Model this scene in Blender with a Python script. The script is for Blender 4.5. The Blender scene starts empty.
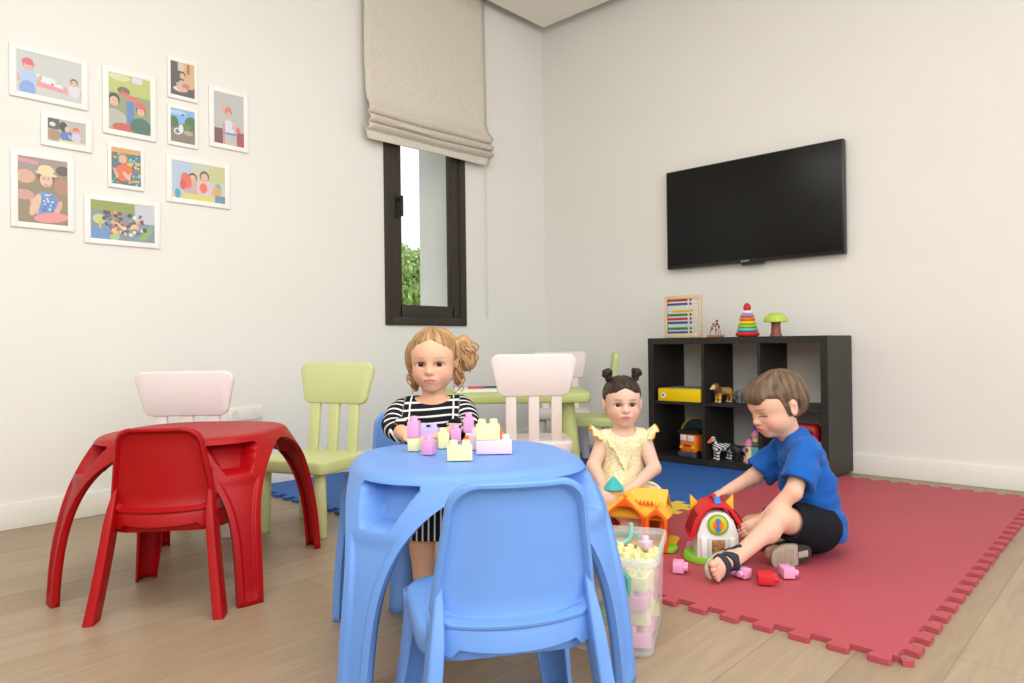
import bpy, bmesh, math, random
import numpy as np
from mathutils import Vector, Matrix, Euler
random.seed(7); rng = np.random.default_rng(5)
PI = math.pi
sc = bpy.context.scene
COL = sc.collection
R = math.radians

def lin(h):
    h = h.lstrip('#')
    v = [int(h[i:i+2], 16)/255 for i in (0, 2, 4)]
    return tuple((c/12.92 if c <= .04045 else ((c+.055)/1.055)**2.4) for c in v)

# ---------------------------------------------------------------- materials
MATS = {}
def mat(name, col, rough=.45, spec=.5, noise=.04, nscale=25., bump=0., bscale=200., trans=0., coat=0., sheen=0., emit=None, sss=0.):
    if name in MATS: return MATS[name]
    m = bpy.data.materials.new(name); m.use_nodes = True
    nt = m.node_tree; b = nt.nodes['Principled BSDF']
    c = lin(col) if isinstance(col, str) else col
    tc = nt.nodes.new('ShaderNodeTexCoord')
    n = nt.nodes.new('ShaderNodeTexNoise'); n.inputs['Scale'].default_value = nscale; n.inputs['Detail'].default_value = 3
    nt.links.new(tc.outputs['Object'], n.inputs['Vector'])
    mr = nt.nodes.new('ShaderNodeMapRange'); mr.inputs['From Min'].default_value = .3; mr.inputs['From Max'].default_value = .7
    mr.inputs['To Min'].default_value = 1-noise; mr.inputs['To Max'].default_value = 1+noise
    nt.links.new(n.outputs['Fac'], mr.inputs['Value'])
    mx = nt.nodes.new('ShaderNodeVectorMath'); mx.operation = 'SCALE'; mx.inputs[0].default_value = c
    nt.links.new(mr.outputs['Result'], mx.inputs['Scale']); nt.links.new(mx.outputs['Vector'], b.inputs['Base Color'])
    b.inputs['Roughness'].default_value = rough; b.inputs['Specular IOR Level'].default_value = spec
    b.inputs['Transmission Weight'].default_value = trans; b.inputs['Coat Weight'].default_value = coat
    b.inputs['Sheen Weight'].default_value = sheen
    if sss: b.inputs['Subsurface Weight'].default_value = sss; b.inputs['Subsurface Radius'].default_value = (.012, .005, .003); b.inputs['Subsurface Scale'].default_value = .6
    if bump:
        n2 = nt.nodes.new('ShaderNodeTexNoise'); n2.inputs['Scale'].default_value = bscale; n2.inputs['Detail'].default_value = 4
        nt.links.new(tc.outputs['Object'], n2.inputs['Vector'])
        bp = nt.nodes.new('ShaderNodeBump'); bp.inputs['Strength'].default_value = bump; bp.inputs['Distance'].default_value = .002
        nt.links.new(n2.outputs['Fac'], bp.inputs['Height']); nt.links.new(bp.outputs['Normal'], b.inputs['Normal'])
    MATS[name] = m
    return m

def vcol_mat(name, rough=.5, spec=.4, bump=0., bscale=300., sss=0., sheen=0.):
    """pigment read from the mesh's own colour attribute"""
    if name in MATS: return MATS[name]
    m = bpy.data.materials.new(name); m.use_nodes = True
    nt = m.node_tree; b = nt.nodes['Principled BSDF']
    a = nt.nodes.new('ShaderNodeAttribute'); a.attribute_name = 'Col'
    nt.links.new(a.outputs['Color'], b.inputs['Base Color'])
    b.inputs['Roughness'].default_value = rough; b.inputs['Specular IOR Level'].default_value = spec; b.inputs['Sheen Weight'].default_value = sheen
    if sss: b.inputs['Subsurface Weight'].default_value = sss; b.inputs['Subsurface Radius'].default_value = (.012, .005, .003); b.inputs['Subsurface Scale'].default_value = .5
    if bump:
        tc = nt.nodes.new('ShaderNodeTexCoord')
        n2 = nt.nodes.new('ShaderNodeTexNoise'); n2.inputs['Scale'].default_value = bscale; n2.inputs['Detail'].default_value = 3
        nt.links.new(tc.outputs['Object'], n2.inputs['Vector'])
        bp = nt.nodes.new('ShaderNodeBump'); bp.inputs['Strength'].default_value = bump; bp.inputs['Distance'].default_value = .002
        nt.links.new(n2.outputs['Fac'], bp.inputs['Height']); nt.links.new(bp.outputs['Normal'], b.inputs['Normal'])
    MATS[name] = m
    return m

def stripe_mat(name, c1, c2, period, duty, rough=.8):
    """c2 stripes on c1 along the mesh's own float attribute 'stripe' (metres)"""
    m = bpy.data.materials.new(name); m.use_nodes = True
    nt = m.node_tree; b = nt.nodes['Principled BSDF']
    a = nt.nodes.new('ShaderNodeAttribute'); a.attribute_name = 'stripe'
    d = nt.nodes.new('ShaderNodeMath'); d.operation = 'DIVIDE'; d.inputs[1].default_value = period
    f = nt.nodes.new('ShaderNodeMath'); f.operation = 'FRACT'
    g = nt.nodes.new('ShaderNodeMath'); g.operation = 'LESS_THAN'; g.inputs[1].default_value = duty
    x = nt.nodes.new('ShaderNodeMix'); x.data_type = 'RGBA'
    x.inputs[6].default_value = (*lin(c1), 1); x.inputs[7].default_value = (*lin(c2), 1)
    nt.links.new(a.outputs['Fac'], d.inputs[0]); nt.links.new(d.outputs[0], f.inputs[0]); nt.links.new(f.outputs[0], g.inputs[0])
    nt.links.new(g.outputs[0], x.inputs[0]); nt.links.new(x.outputs[2], b.inputs['Base Color'])
    b.inputs['Roughness'].default_value = rough; b.inputs['Specular IOR Level'].default_value = .2
    return m

# ---------------------------------------------------------------- objects
def link(o, parent=None):
    COL.objects.link(o)
    if parent is not None: o.parent = parent
    return o
def tag(o, label=None, cat=None, group=None, kind=None):
    if label: o['label'] = label
    if cat: o['category'] = cat
    if group: o['group'] = group
    if kind: o['kind'] = kind
    return o
def thing(name, label, cat, loc=(0, 0, 0), rotz=0., group=None):
    o = bpy.data.objects.new(name, None); o.empty_display_size = .05
    link(o); o.location = loc; o.rotation_euler = (0, 0, rotz)
    return tag(o, label, cat, group)
def copy_tree(o, parent=None):
    c = o.copy(); COL.objects.link(c)
    if parent is not None: c.parent = parent
    for ch in list(o.children): copy_tree(ch, c)
    return c
def finish(me, mats, smooth):
    for m in (mats if isinstance(mats, (list, tuple)) else [mats]): me.materials.append(m)
    if smooth:
        me.shade_smooth(); me.set_sharp_from_angle(angle=R(smooth))
def solidify(o, t, off=-1):
    md = o.modifiers.new('thick', 'SOLIDIFY'); md.thickness = t; md.offset = off; md.use_even_offset = False
    return o

class MB:
    def __init__(s): s.bm = bmesh.new(); s.mi = 0
    def _after(s, fs):
        for f in fs: f.material_index = s.mi
    def _merge(s, b2, M=None):
        if M is not None: bmesh.ops.transform(b2, matrix=M, verts=b2.verts)
        for f in b2.faces: f.material_index = s.mi
        me = bpy.data.meshes.new('tmp'); b2.to_mesh(me); b2.free()
        n0 = len(s.bm.faces); s.bm.from_mesh(me); bpy.data.meshes.remove(me)
        s.bm.faces.ensure_lookup_table()
        for f in s.bm.faces[n0:]: f.material_index = s.mi
        return s
    def box(s, c, size, bev=.003, seg=2, rot=None, M=None):
        b = bmesh.new(); bmesh.ops.create_cube(b, size=1)
        bmesh.ops.scale(b, vec=size, verts=b.verts)
        if bev: bmesh.ops.bevel(b, geom=b.edges[:], offset=min(bev, min(size)*.49), segments=seg, affect='EDGES', profile=.5)
        T = Matrix.Translation(c)
        if rot is not None: T = T @ Euler(rot).to_matrix().to_4x4()
        return s._merge(b, (M @ T) if M is not None else T)
    def lathe(s, prof, c=(0, 0, 0), seg=32, M=None, sx=1., sy=1.):
        b = bmesh.new(); rings = []
        for r, z in prof:
            if r < 1e-6: rings.append([b.verts.new((0, 0, z))])
            else: rings.append([b.verts.new((r*sx*math.cos(2*PI*i/seg), r*sy*math.sin(2*PI*i/seg), z)) for i in range(seg)])
        for A, B_ in zip(rings, rings[1:]):
            for i in range(seg):
                j = (i+1) % seg
                if len(A) == 1 and len(B_) == 1: continue
                if len(A) == 1: b.faces.new((A[0], B_[j], B_[i]))
                elif len(B_) == 1: b.faces.new((A[i], A[j], B_[0]))
                else: b.faces.new((A[i], A[j], B_[j], B_[i]))
        if len(rings[0]) > 1: b.faces.new(rings[0][::-1])
        if len(rings[-1]) > 1: b.faces.new(rings[-1])
        bmesh.ops.recalc_face_normals(b, faces=b.faces)
        T = Matrix.Translation(c)
        return s._merge(b, (M @ T) if M is not None else T)
    def cyl(s, a, b_, r1, r2=None, seg=20, bev=.0):
        r2 = r1 if r2 is None else r2
        a = Vector(a); b_ = Vector(b_); d = b_-a; L = d.length
        q = d.to_track_quat('Z', 'Y').to_matrix().to_4x4()
        bev = min(bev, L*.45, min(r1, r2)*.9)
        prof = [(0, 0)]
        if bev: prof += [(r1-bev, 0), (r1-bev*.3, bev*.3), (r1, bev), (r2, L-bev), (r2-bev*.3, L-bev*.3), (r2-bev, L), (0, L)]
        else: prof += [(r1, 0), (r2, L), (0, L)]
        return s.lathe(prof, seg=seg, M=Matrix.Translation(a) @ q)
    def ell(s, c, r, seg=24, rot=None):
        r = (r, r, r) if not hasattr(r, '__len__') else r
        n = max(6, seg//2)
        prof = [(math.sin(PI*i/n), -math.cos(PI*i/n)) for i in range(n+1)]
        T = Matrix.Translation(c)
        if rot is not None: T = T @ Euler(rot).to_matrix().to_4x4()
        return s.lathe(prof, seg=seg, M=T @ Matrix.Diagonal((*r, 1)))
    def tube(s, pts, r, seg=8, closed=False):
        b = bmesh.new(); pts = [Vector(p) for p in pts]; n = len(pts); rings = []
        rad = r if hasattr(r, '__len__') else [r]*n
        up = Vector((.31, .17, .93))
        for i, p in enumerate(pts):
            if closed: t = pts[(i+1) % n]-pts[i-1]
            else: t = pts[min(i+1, n-1)]-pts[max(i-1, 0)]
            t.normalize(); u = up-t*up.dot(t)
            if u.length < 1e-4: u = t.orthogonal()
            u.normalize(); up = u; w = t.cross(u)
            rings.append([b.verts.new(p+rad[i]*(u*math.cos(2*PI*k/seg)+w*math.sin(2*PI*k/seg))) for k in range(seg)])
        for i in range(n if closed else n-1):
            A, B_ = rings[i], rings[(i+1) % n]
            for k in range(seg): b.faces.new((A[k], A[(k+1) % seg], B_[(k+1) % seg], B_[k]))
        if not closed: b.faces.new(rings[0][::-1]); b.faces.new(rings[-1])
        bmesh.ops.recalc_face_normals(b, faces=b.faces)
        return s._merge(b)
    def prism(s, poly, z0, z1, M=None, bev=0.):
        b = bmesh.new()
        lo = [b.verts.new((x, y, z0)) for x, y in poly]; hi = [b.verts.new((x, y, z1)) for x, y in poly]
        f1 = b.faces.new(lo[::-1]); f2 = b.faces.new(hi); n = len(poly)
        for i in range(n): b.faces.new((lo[i], lo[(i+1) % n], hi[(i+1) % n], hi[i]))
        bmesh.ops.recalc_face_normals(b, faces=b.faces)
        if bev: bmesh.ops.bevel(b, geom=list(f2.edges)+list(f1.edges), offset=bev, segments=2, affect='EDGES', profile=.5)
        big = [f for f in b.faces if len(f.verts) > 4]
        bmesh.ops.triangulate(b, faces=big)
        return s._merge(b, M)
    def loft(s, rings, cap=True, M=None, closed=True):
        b = bmesh.new(); V = [[b.verts.new(p) for p in rg] for rg in rings]
        for A, B_ in zip(V, V[1:]):
            n = len(A)
            for i in range(n if closed else n-1): b.faces.new((A[i], A[(i+1) % n], B_[(i+1) % n], B_[i]))
        if cap: b.faces.new(V[0][::-1]); b.faces.new(V[-1])
        if closed: bmesh.ops.recalc_face_normals(b, faces=b.faces)
        return s._merge(b, M)
    def build(s, name, mats, parent=None, smooth=40):
        me = bpy.data.meshes.new(name); s.bm.to_mesh(me); s.bm.free()
        finish(me, mats, smooth)
        return link(bpy.data.objects.new(name, me), parent)

def rrect(w, d, r, n=6, cx=0, cy=0):
    P = []
    for qx, qy, a0 in ((1, 1, 0), (-1, 1, 90), (-1, -1, 180), (1, -1, 270)):
        for i in range(n+1):
            a = R(a0+90*i/n)
            P.append((cx+qx*(w/2-r)+r*math.cos(a), cy+qy*(d/2-r)+r*math.sin(a)))
    return P

# ---------------------------------------------------------------- blended bodies: a distance field on a grid, skinned into one surface
class SDF:
    def __init__(s, lo, hi, h):
        s.h = h; s.lo = np.array(lo, float)
        n = [int(math.ceil((b-a)/h))+1 for a, b in zip(lo, hi)]
        s.ax = [(lo[i]+h*np.arange(n[i])).astype(np.float32) for i in range(3)]
        s.f = np.full(n, 1., np.float32); s.M = Matrix.Identity(4)
    def tp(s, p): return np.array(s.M @ Vector(p))
    def scale(s): return s.M.to_scale()[0]
    def _put(s, fn, c, rad, k, op):
        rad = rad+k+3*s.h; sl = []
        for i in range(3):
            a = max(0, int((c[i]-rad-s.lo[i])/s.h)); b = min(len(s.ax[i]), int((c[i]+rad-s.lo[i])/s.h)+2)
            if b <= a: return s
            sl.append(slice(a, b))
        X = s.ax[0][sl[0]][:, None, None]; Y = s.ax[1][sl[1]][None, :, None]; Z = s.ax[2][sl[2]][None, None, :]
        d = fn(X, Y, Z).astype(np.float32); g = s.f[tuple(sl)]
        if op == 'u':
            hh = np.maximum(k-np.abs(g-d), 0)/max(k, 1e-6); s.f[tuple(sl)] = np.minimum(g, d)-hh*hh*k*.25
        elif op == 's':
            d = -d; hh = np.maximum(k-np.abs(g-d), 0)/max(k, 1e-6); s.f[tuple(sl)] = np.maximum(g, d)+hh*hh*k*.25
        return s
    def cone(s, a, b, ra, rb=None, k=.012, op='u'):
        rb = ra if rb is None else rb
        a = s.tp(a); b = s.tp(b); q = s.scale(); ra *= q; rb *= q; k *= q
        ab = b-a; L2 = max(float(ab@ab), 1e-12)
        def fn(X, Y, Z):
            x, y, z = X-a[0], Y-a[1], Z-a[2]
            t = np.clip((x*ab[0]+y*ab[1]+z*ab[2])/L2, 0, 1)
            return np.sqrt((x-t*ab[0])**2+(y-t*ab[1])**2+(z-t*ab[2])**2)-(ra+t*(rb-ra))
        return s._put(fn, (a+b)/2, math.sqrt(L2)/2+max(ra, rb), k, op)
    def cyl(s, a, b, ra, rb=None, k=.006, op='u', rnd=.004):
        rb = ra if rb is None else rb
        a = s.tp(a); b = s.tp(b); q = s.scale(); ra *= q; rb *= q; k *= q
        ab = b-a; L = float(np.linalg.norm(ab)); u = ab/L
        def fn(X, Y, Z):
            x, y, z = X-a[0], Y-a[1], Z-a[2]
            t = x*u[0]+y*u[1]+z*u[2]
            rr_ = np.sqrt(np.maximum(x*x+y*y+z*z-t*t, 0))
            d1 = rr_-(ra+np.clip(t/L, 0, 1)*(rb-ra)); d2 = np.abs(t-L/2)-L/2
            d1 = d1+rnd; d2 = d2+rnd
            return np.minimum(np.maximum(d1, d2), 0)+np.sqrt(np.maximum(d1, 0)**2+np.maximum(d2, 0)**2)-rnd
        return s._put(fn, (a+b)/2, L/2+max(ra, rb), k, op)
    def ell(s, c, r, rot=None, k=.012, op='u'):
        r = (r, r, r) if not hasattr(r, '__len__') else r
        c = s.tp(c); q = s.scale(); r = np.array(r)*q; k *= q
        A = s.M.to_3x3().normalized()
        if rot is not None: A = A @ (rot if isinstance(rot, Matrix) else Euler(rot).to_matrix())
        A = np.array(A)
        def fn(X, Y, Z):
            x, y, z = X-c[0], Y-c[1], Z-c[2]
            l = [A[0, i]*x+A[1, i]*y+A[2, i]*z for i in range(3)]
            k0 = np.sqrt(sum((l[i]/r[i])**2 for i in range(3))); k1 = np.sqrt(sum((l[i]/r[i]**2)**2 for i in range(3)))
            return k0*(k0-1)/np.maximum(k1, 1e-6)
        return s._put(fn, c, float(max(r)), k, op)
    def box(s, c, half, rot=None, rnd=.004, k=.006, op='u'):
        c = s.tp(c); q = s.scale(); hf = np.array(half)*q-rnd
        A = s.M.to_3x3().normalized()
        if rot is not None: A = A @ (rot if isinstance(rot, Matrix) else Euler(rot).to_matrix())
        A = np.array(A)
        def fn(X, Y, Z):
            x, y, z = X-c[0], Y-c[1], Z-c[2]
            l = [np.abs(A[0, i]*x+A[1, i]*y+A[2, i]*z)-hf[i] for i in range(3)]
            return np.sqrt(sum(np.maximum(v, 0)**2 for v in l))+np.minimum(np.maximum(np.maximum(l[0], l[1]), l[2]), 0)-rnd
        return s._put(fn, c, float(np.linalg.norm(half))*q, k, op)
    def displace(s, fn, band=4):
        i = np.nonzero(np.abs(s.f) < band*s.h+.006)
        P = np.stack([s.ax[k][i[k]] for k in range(3)], 1)
        s.f[i] += fn(P).astype(np.float32)
        return s
    def clip(s, axis, v, keep_above=True):
        sh = [1, 1, 1]; sh[axis] = -1
        d = (v-s.ax[axis]).reshape(sh)*(1 if keep_above else -1)
        s.f = np.maximum(s.f, d.astype(np.float32)); return s
    def mesh(s):
        f = s.f; n = f.shape
        for ax in range(3):                      # close at the border
            sl = [slice(None)]*3
            for e in (0, -1): sl[ax] = e; f[tuple(sl)] = np.maximum(f[tuple(sl)], s.h)
        ins = f < 0
        cnt = np.zeros([k-1 for k in n], np.int8)
        for dx in (0, 1):
            for dy in (0, 1):
                for dz in (0, 1): cnt += ins[dx:n[0]-1+dx, dy:n[1]-1+dy, dz:n[2]-1+dz]
        act = np.nonzero((cnt > 0) & (cnt < 8)); N = len(act[0])
        P = np.zeros((N, 3)); W = np.zeros(N)
        cor = {}
        for d in [(a, b, c) for a in (0, 1) for b in (0, 1) for c in (0, 1)]:
            cor[d] = f[act[0]+d[0], act[1]+d[1], act[2]+d[2]].astype(float)
        for d in cor:
            for ax in range(3):
                if d[ax] == 0:
                    e = list(d); e[ax] = 1; e = tuple(e)
                    fa, fb = cor[d], cor[e]; m = (fa < 0) != (fb < 0)
                    t = np.where(m, fa/np.where(m, fa-fb, 1), 0)
                    for i in range(3): P[:, i] += np.where(m, d[i]+(t if i == ax else 0), 0)
                    W += m
        P = P/W[:, None]+np.stack(act, 1); P = P*s.h+s.lo
        idx = np.full(cnt.shape, -1, np.int32); idx[act] = np.arange(N)
        Q = []
        for ax in range(3):
            o1, o2 = (ax+1) % 3, (ax+2) % 3
            sa = [slice(None)]*3; sb = [slice(None)]*3; sa[ax] = slice(0, -1); sb[ax] = slice(1, None)
            A = ins[tuple(sa)]; B_ = ins[tuple(sb)]
            e = np.nonzero(A != B_); ok = (e[o1] > 0) & (e[o2] > 0) & (e[o1] < n[o1]-1) & (e[o2] < n[o2]-1)
            e = tuple(v[ok] for v in e); pos = A[e]
            def at(d1, d2):
                q = list(e); q[o1] = e[o1]-d1; q[o2] = e[o2]-d2
                return idx[tuple(q)]
            q = np.stack([at(1, 1), at(0, 1), at(0, 0), at(1, 0)], 1)
            q[~pos] = q[~pos][:, ::-1]; Q.append(q)
        Q = np.concatenate(Q); Q = Q[(Q >= 0).all(1)]
        return P, Q
def skin_mesh(name, PQ, mats, parent=None, col=None, stripe=None, face_mat=None, smooth=180):
    P, Q = PQ
    me = bpy.data.meshes.new(name)
    me.vertices.add(len(P)); me.vertices.foreach_set('co', P.astype(np.float32).ravel())
    me.loops.add(Q.size); me.loops.foreach_set('vertex_index', Q.astype(np.int32).ravel())
    me.polygons.add(len(Q)); me.polygons.foreach_set('loop_start', np.arange(0, Q.size, 4, dtype=np.int32))
    me.update(calc_edges=True); me.validate()
    for m in (mats if isinstance(mats, (list, tuple)) else [mats]): me.materials.append(m)
    if col is not None:
        a = me.color_attributes.new('Col', 'FLOAT_COLOR', 'POINT')
        c4 = np.ones((len(P), 4), np.float32); c4[:, :3] = col(P); a.data.foreach_set('color', c4.ravel())
    if stripe is not None:
        a = me.attributes.new('stripe', 'FLOAT', 'POINT'); a.data.foreach_set('value', stripe(P).astype(np.float32))
    if face_mat is not None:
        me.polygons.foreach_set('material_index', face_mat(P[Q].mean(1)).astype(np.int32))
    me.shade_smooth()
    return link(bpy.data.objects.new(name, me), parent)
def folds(P, amp, f=22., seed=0):
    r = np.random.default_rng(seed); o = np.zeros(len(P))
    for i in range(6):
        d = r.normal(size=3); d /= np.linalg.norm(d); o += np.sin(P @ d*f*(1+.5*r.random())*2+r.random()*6+1.5*np.sin(P @ r.normal(size=3)*f*.6))
    return o*amp/3

# camera-aligned ground frame: r to the right of the lens, q away from it
YAW = .749678604
RX = (math.sin(YAW), -math.cos(YAW)); QX = (math.cos(YAW), math.sin(YAW))
A0 = YAW-PI/2
def W(r, q, z=0.): return (r*RX[0]+q*QX[0], r*RX[1]+q*QX[1], z)
# ================================================================ camera
EYE = .742
cam = bpy.data.cameras.new('camera'); cam.sensor_width = 36; cam.lens = 36*707.117/1024; cam.clip_start = .05
co = bpy.data.objects.new('camera', cam); COL.objects.link(co)
fw = Vector((math.cos(YAW)*math.cos(.003874), math.sin(YAW)*math.cos(.003874), math.sin(.003874)))
rt = Vector((math.sin(YAW), -math.cos(YAW), 0)); up = rt.cross(fw)
ro = -.01265
r2 = rt*math.cos(ro)+up*math.sin(ro); u2 = up*math.cos(ro)-rt*math.sin(ro)
co.matrix_world = Matrix((( r2.x, u2.x, -fw.x, 0), (r2.y, u2.y, -fw.y, 0), (r2.z, u2.z, -fw.z, EYE), (0, 0, 0, 1)))
sc.camera = co

# ================================================================ room shell
XW, YW = 4.18, 3.535           # wall planes; the room's corner stands where they meet
ZC, ZT = 3.125, 3.40
def paint(name, col, rough=.75):
    return mat(name, col, rough=rough, spec=.2, noise=.012, nscale=2.5, bump=.05, bscale=160)
m_wall = paint('wall paint', '#e9e7e0'); m_ceil = paint('ceiling paint', '#f1ede3'); m_skirt = mat('skirting paint', '#edeae2', rough=.4, spec=.4, noise=.01)

def floor_mat():
    m = bpy.data.materials.new('oak planks'); m.use_nodes = True; nt = m.node_tree; b = nt.nodes['Principled BSDF']
    tc = nt.nodes.new('ShaderNodeTexCoord')
    br = nt.nodes.new('ShaderNodeTexBrick'); br.offset = .37; br.inputs['Scale'].default_value = 1
    br.inputs['Brick Width'].default_value = 1.9; br.inputs['Row Height'].default_value = .185
    br.inputs['Mortar Size'].default_value = .0011; br.inputs['Mortar Smooth'].default_value = .3; br.inputs['Bias'].default_value = 0
    br.inputs['Color1'].default_value = (*lin('#a8947c'), 1); br.inputs['Color2'].default_value = (*lin('#978169'), 1); br.inputs['Mortar'].default_value = (*lin('#7f6a54'), 1)
    nt.links.new(tc.outputs['Object'], br.inputs['Vector'])
    mp = nt.nodes.new('ShaderNodeMapping'); mp.inputs['Scale'].default_value = (1.3, 16, 1)
    nt.links.new(tc.outputs['Object'], mp.inputs['Vector'])
    n = nt.nodes.new('ShaderNodeTexNoise'); n.inputs['Scale'].default_value = 2.2; n.inputs['Detail'].default_value = 7; n.inputs['Roughness'].default_value = .6; n.inputs['Distortion'].default_value = .8
    nt.links.new(mp.outputs[0], n.inputs['Vector'])
    mr = nt.nodes.new('ShaderNodeMapRange'); mr.inputs['From Min'].default_value = .25; mr.inputs['From Max'].default_value = .75; mr.inputs['To Min'].default_value = .84; mr.inputs['To Max'].default_value = 1.12
    nt.links.new(n.outputs['Fac'], mr.inputs['Value'])
    n3 = nt.nodes.new('ShaderNodeTexNoise'); n3.inputs['Scale'].default_value = 1.1; n3.inputs['Detail'].default_value = 2
    nt.links.new(tc.outputs['Object'], n3.inputs['Vector'])
    mr3 = nt.nodes.new('ShaderNodeMapRange'); mr3.inputs['To Min'].default_value = .93; mr3.inputs['To Max'].default_value = 1.07
    nt.links.new(n3.outputs['Fac'], mr3.inputs['Value'])
    mm = nt.nodes.new('ShaderNodeMath'); mm.operation = 'MULTIPLY'; nt.links.new(mr.outputs[0], mm.inputs[0]); nt.links.new(mr3.outputs[0], mm.inputs[1])
    v = nt.nodes.new('ShaderNodeVectorMath'); v.operation = 'SCALE'
    nt.links.new(br.outputs['Color'], v.inputs[0]); nt.links.new(mm.outputs[0], v.inputs['Scale']); nt.links.new(v.outputs[0], b.inputs['Base Color'])
    b.inputs['Roughness'].default_value = .42; b.inputs['Specular IOR Level'].default_value = .4
    bp = nt.nodes.new('ShaderNodeBump'); bp.inputs['Strength'].default_value = .12; bp.inputs['Distance'].default_value = .002
    nt.links.new(n.outputs['Fac'], bp.inputs['Height']); nt.links.new(bp.outputs[0], b.inputs['Normal'])
    return m
m = MB(); m.box(((XW-2.2)/2, (YW-2.6)/2, -.05), (XW+2.2, YW+2.6, .1), 0); tag(m.build('floor', floor_mat()), kind='structure')
m = MB(); m.box((-2.3, (YW-2.6)/2, ZT/2), (.2, YW+2.6, ZT), 0); tag(m.build('wall_back', m_wall), kind='structure')
# window opening in the left wall
WX0, WX1, WZ0, WZ1, WT = 2.654, 3.331, .870, 2.55, .475
m = MB()
y = YW+WT/2
m.box(((-2.2+WX0)/2, y, ZT/2), (WX0+2.2, WT, ZT), 0); m.box(((WX1+XW+WT)/2, y, ZT/2), (XW+WT-WX1, WT, ZT), 0)
m.box(((WX0+WX1)/2, y, WZ0/2), (WX1-WX0, WT, WZ0), 0); m.box(((WX0+WX1)/2, y, (WZ1+ZT)/2), (WX1-WX0, WT, ZT-WZ1), 0)
tag(m.build('wall_left', m_wall), kind='structure')
m = MB(); m.box((XW+.1, (YW-2.6)/2, ZT/2), (.2, YW+2.6, ZT), 0); tag(m.build('wall_right', m_wall), kind='structure')
m = MB(); G = .105
m.box(((XW-G-2.2)/2, (YW-G-2.6)/2, ZC+.04), (XW-G+2.2, YW-G+2.6, .08), 0)
m.box(((XW-2.2)/2, (YW-2.6)/2, ZT+.03), (XW+2.2, YW+2.6, .06), 0)
tag(m.build('ceiling', m_ceil), kind='structure')
m = MB(); m.box(((XW-2.2)/2, YW-.007, .055), (XW+2.2, .014, .11), .004); tag(m.build('baseboard_left', m_skirt), kind='structure')
m = MB(); m.box((XW-.007, (YW-2.6)/2-.007, .055), (.014, YW+2.6-.014, .11), .004); tag(m.build('baseboard_right', m_skirt), kind='structure')

# window: dark bronze casement with one sash, flush with the room face
m_frame = mat('bronze frame', '#3d3630', rough=.5, spec=.3, noise=.02); m_black = mat('black plastic', '#141414', rough=.4)
win = bpy.data.objects.new('window_1', None); link(win); win.location = ((WX0+WX1)/2, YW, (WZ0+WZ1)/2); tag(win, 'dark bronze window beneath the beige fabric blind', kind='structure')
w, hgt = WX1-WX0, WZ1-WZ0
m = MB(); fwid, fd = .055, .07
for sx in (-1, 1): m.box((sx*(w/2-fwid/2), fd/2-.018, 0), (fwid, fd, hgt), .004)
for sz in (-1, 1): m.box((0, fd/2-.018, sz*(hgt/2-fwid/2)), (w-.1, fd, fwid), .004)
m.build('window_frame', m_frame, win)
m = MB(); sw = .078; a = w/2-fwid+.004; bz = hgt/2-fwid+.004
for sx in (-1, 1): m.box((sx*(a-sw/2), .016, 0), (sw, .05, 2*bz), .004)
for sz in (-1, 1): m.box((0, .016, sz*(bz-sw/2)), (2*a-.12, .05, sw), .004)
sash = m.build('window_sash', m_frame, win)
m = MB(); m.box((-(a-sw/2), -.013, -.10), (.026, .012, .15), .005); m.cyl((-(a-sw/2), -.015, -.06), (-(a-sw/2), -.045, -.06), .011)
m.box((-(a-sw/2)+.008, -.05, -.10), (.022, .018, .13), .007); m.build('window_handle', m_black, sash)
m_glass = bpy.data.materials.new('window glass'); m_glass.use_nodes = True
gb = m_glass.node_tree.nodes['Principled BSDF']; gb.inputs['Transmission Weight'].default_value = 1; gb.inputs['Roughness'].default_value = 0; gb.inputs['IOR'].default_value = 1.02; gb.inputs['Base Color'].default_value = (.97, .98, .98, 1)
m = MB(); m.box((0, .028, 0), (2*(a-sw)+.01, .006, 2*(bz-sw)+.01), 0); m.build('window_pane', m_glass, win)
# beyond the window: pale outside pier, tree
m = MB(); m.box((6, 14, -.2), (30, 20, .2), 0); tag(m.build('ground', mat('outside ground', '#9aa08a', rough=.9)), kind='structure')
tree = thing('tree', 'sunlit green tree seen outside through the window', 'tree', (7.9, 10.4, -.1))
m = MB(); m.tube([(0, 0, 0), (.05, .03, .8), (-.05, 0, 1.6)], [.12, .09, .05]); 
for k in range(9):
    an = k*.7; m.tube([(0, 0, .9+.07*k), (.4*math.cos(an), .4*math.sin(an), 1.3+.08*k), (.85*math.cos(an), .85*math.sin(an), 1.6+.1*k)], [.05, .03, .012], seg=6)
m.build('trunk', mat('bark', '#6b5a48', rough=.9), tree)
b = bmesh.new()
for k in range(5200):
    u = rng.normal(size=3); u /= np.linalg.norm(u); p = np.array((0, 0, 1.75))+u*np.array((1.25, 1.25, .95))*rng.random()**.4
    mtx = Matrix.Translation(p) @ Euler(rng.random(3)*6).to_matrix().to_4x4(); s_ = .05+.04*rng.random()
    vs = [b.verts.new(mtx @ Vector(q)) for q in ((-s_, 0, 0), (0, -s_*.5, .01), (s_, 0, 0), (0, s_*.5, .01))]
    b.faces.new(vs)
me = bpy.data.meshes.new('foliage'); b.to_mesh(me); b.free(); me.materials.append(mat('leaf', '#b4cc7c', rough=.6, noise=.35, nscale=3)); link(bpy.data.objects.new('foliage', me), tree)

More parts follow.
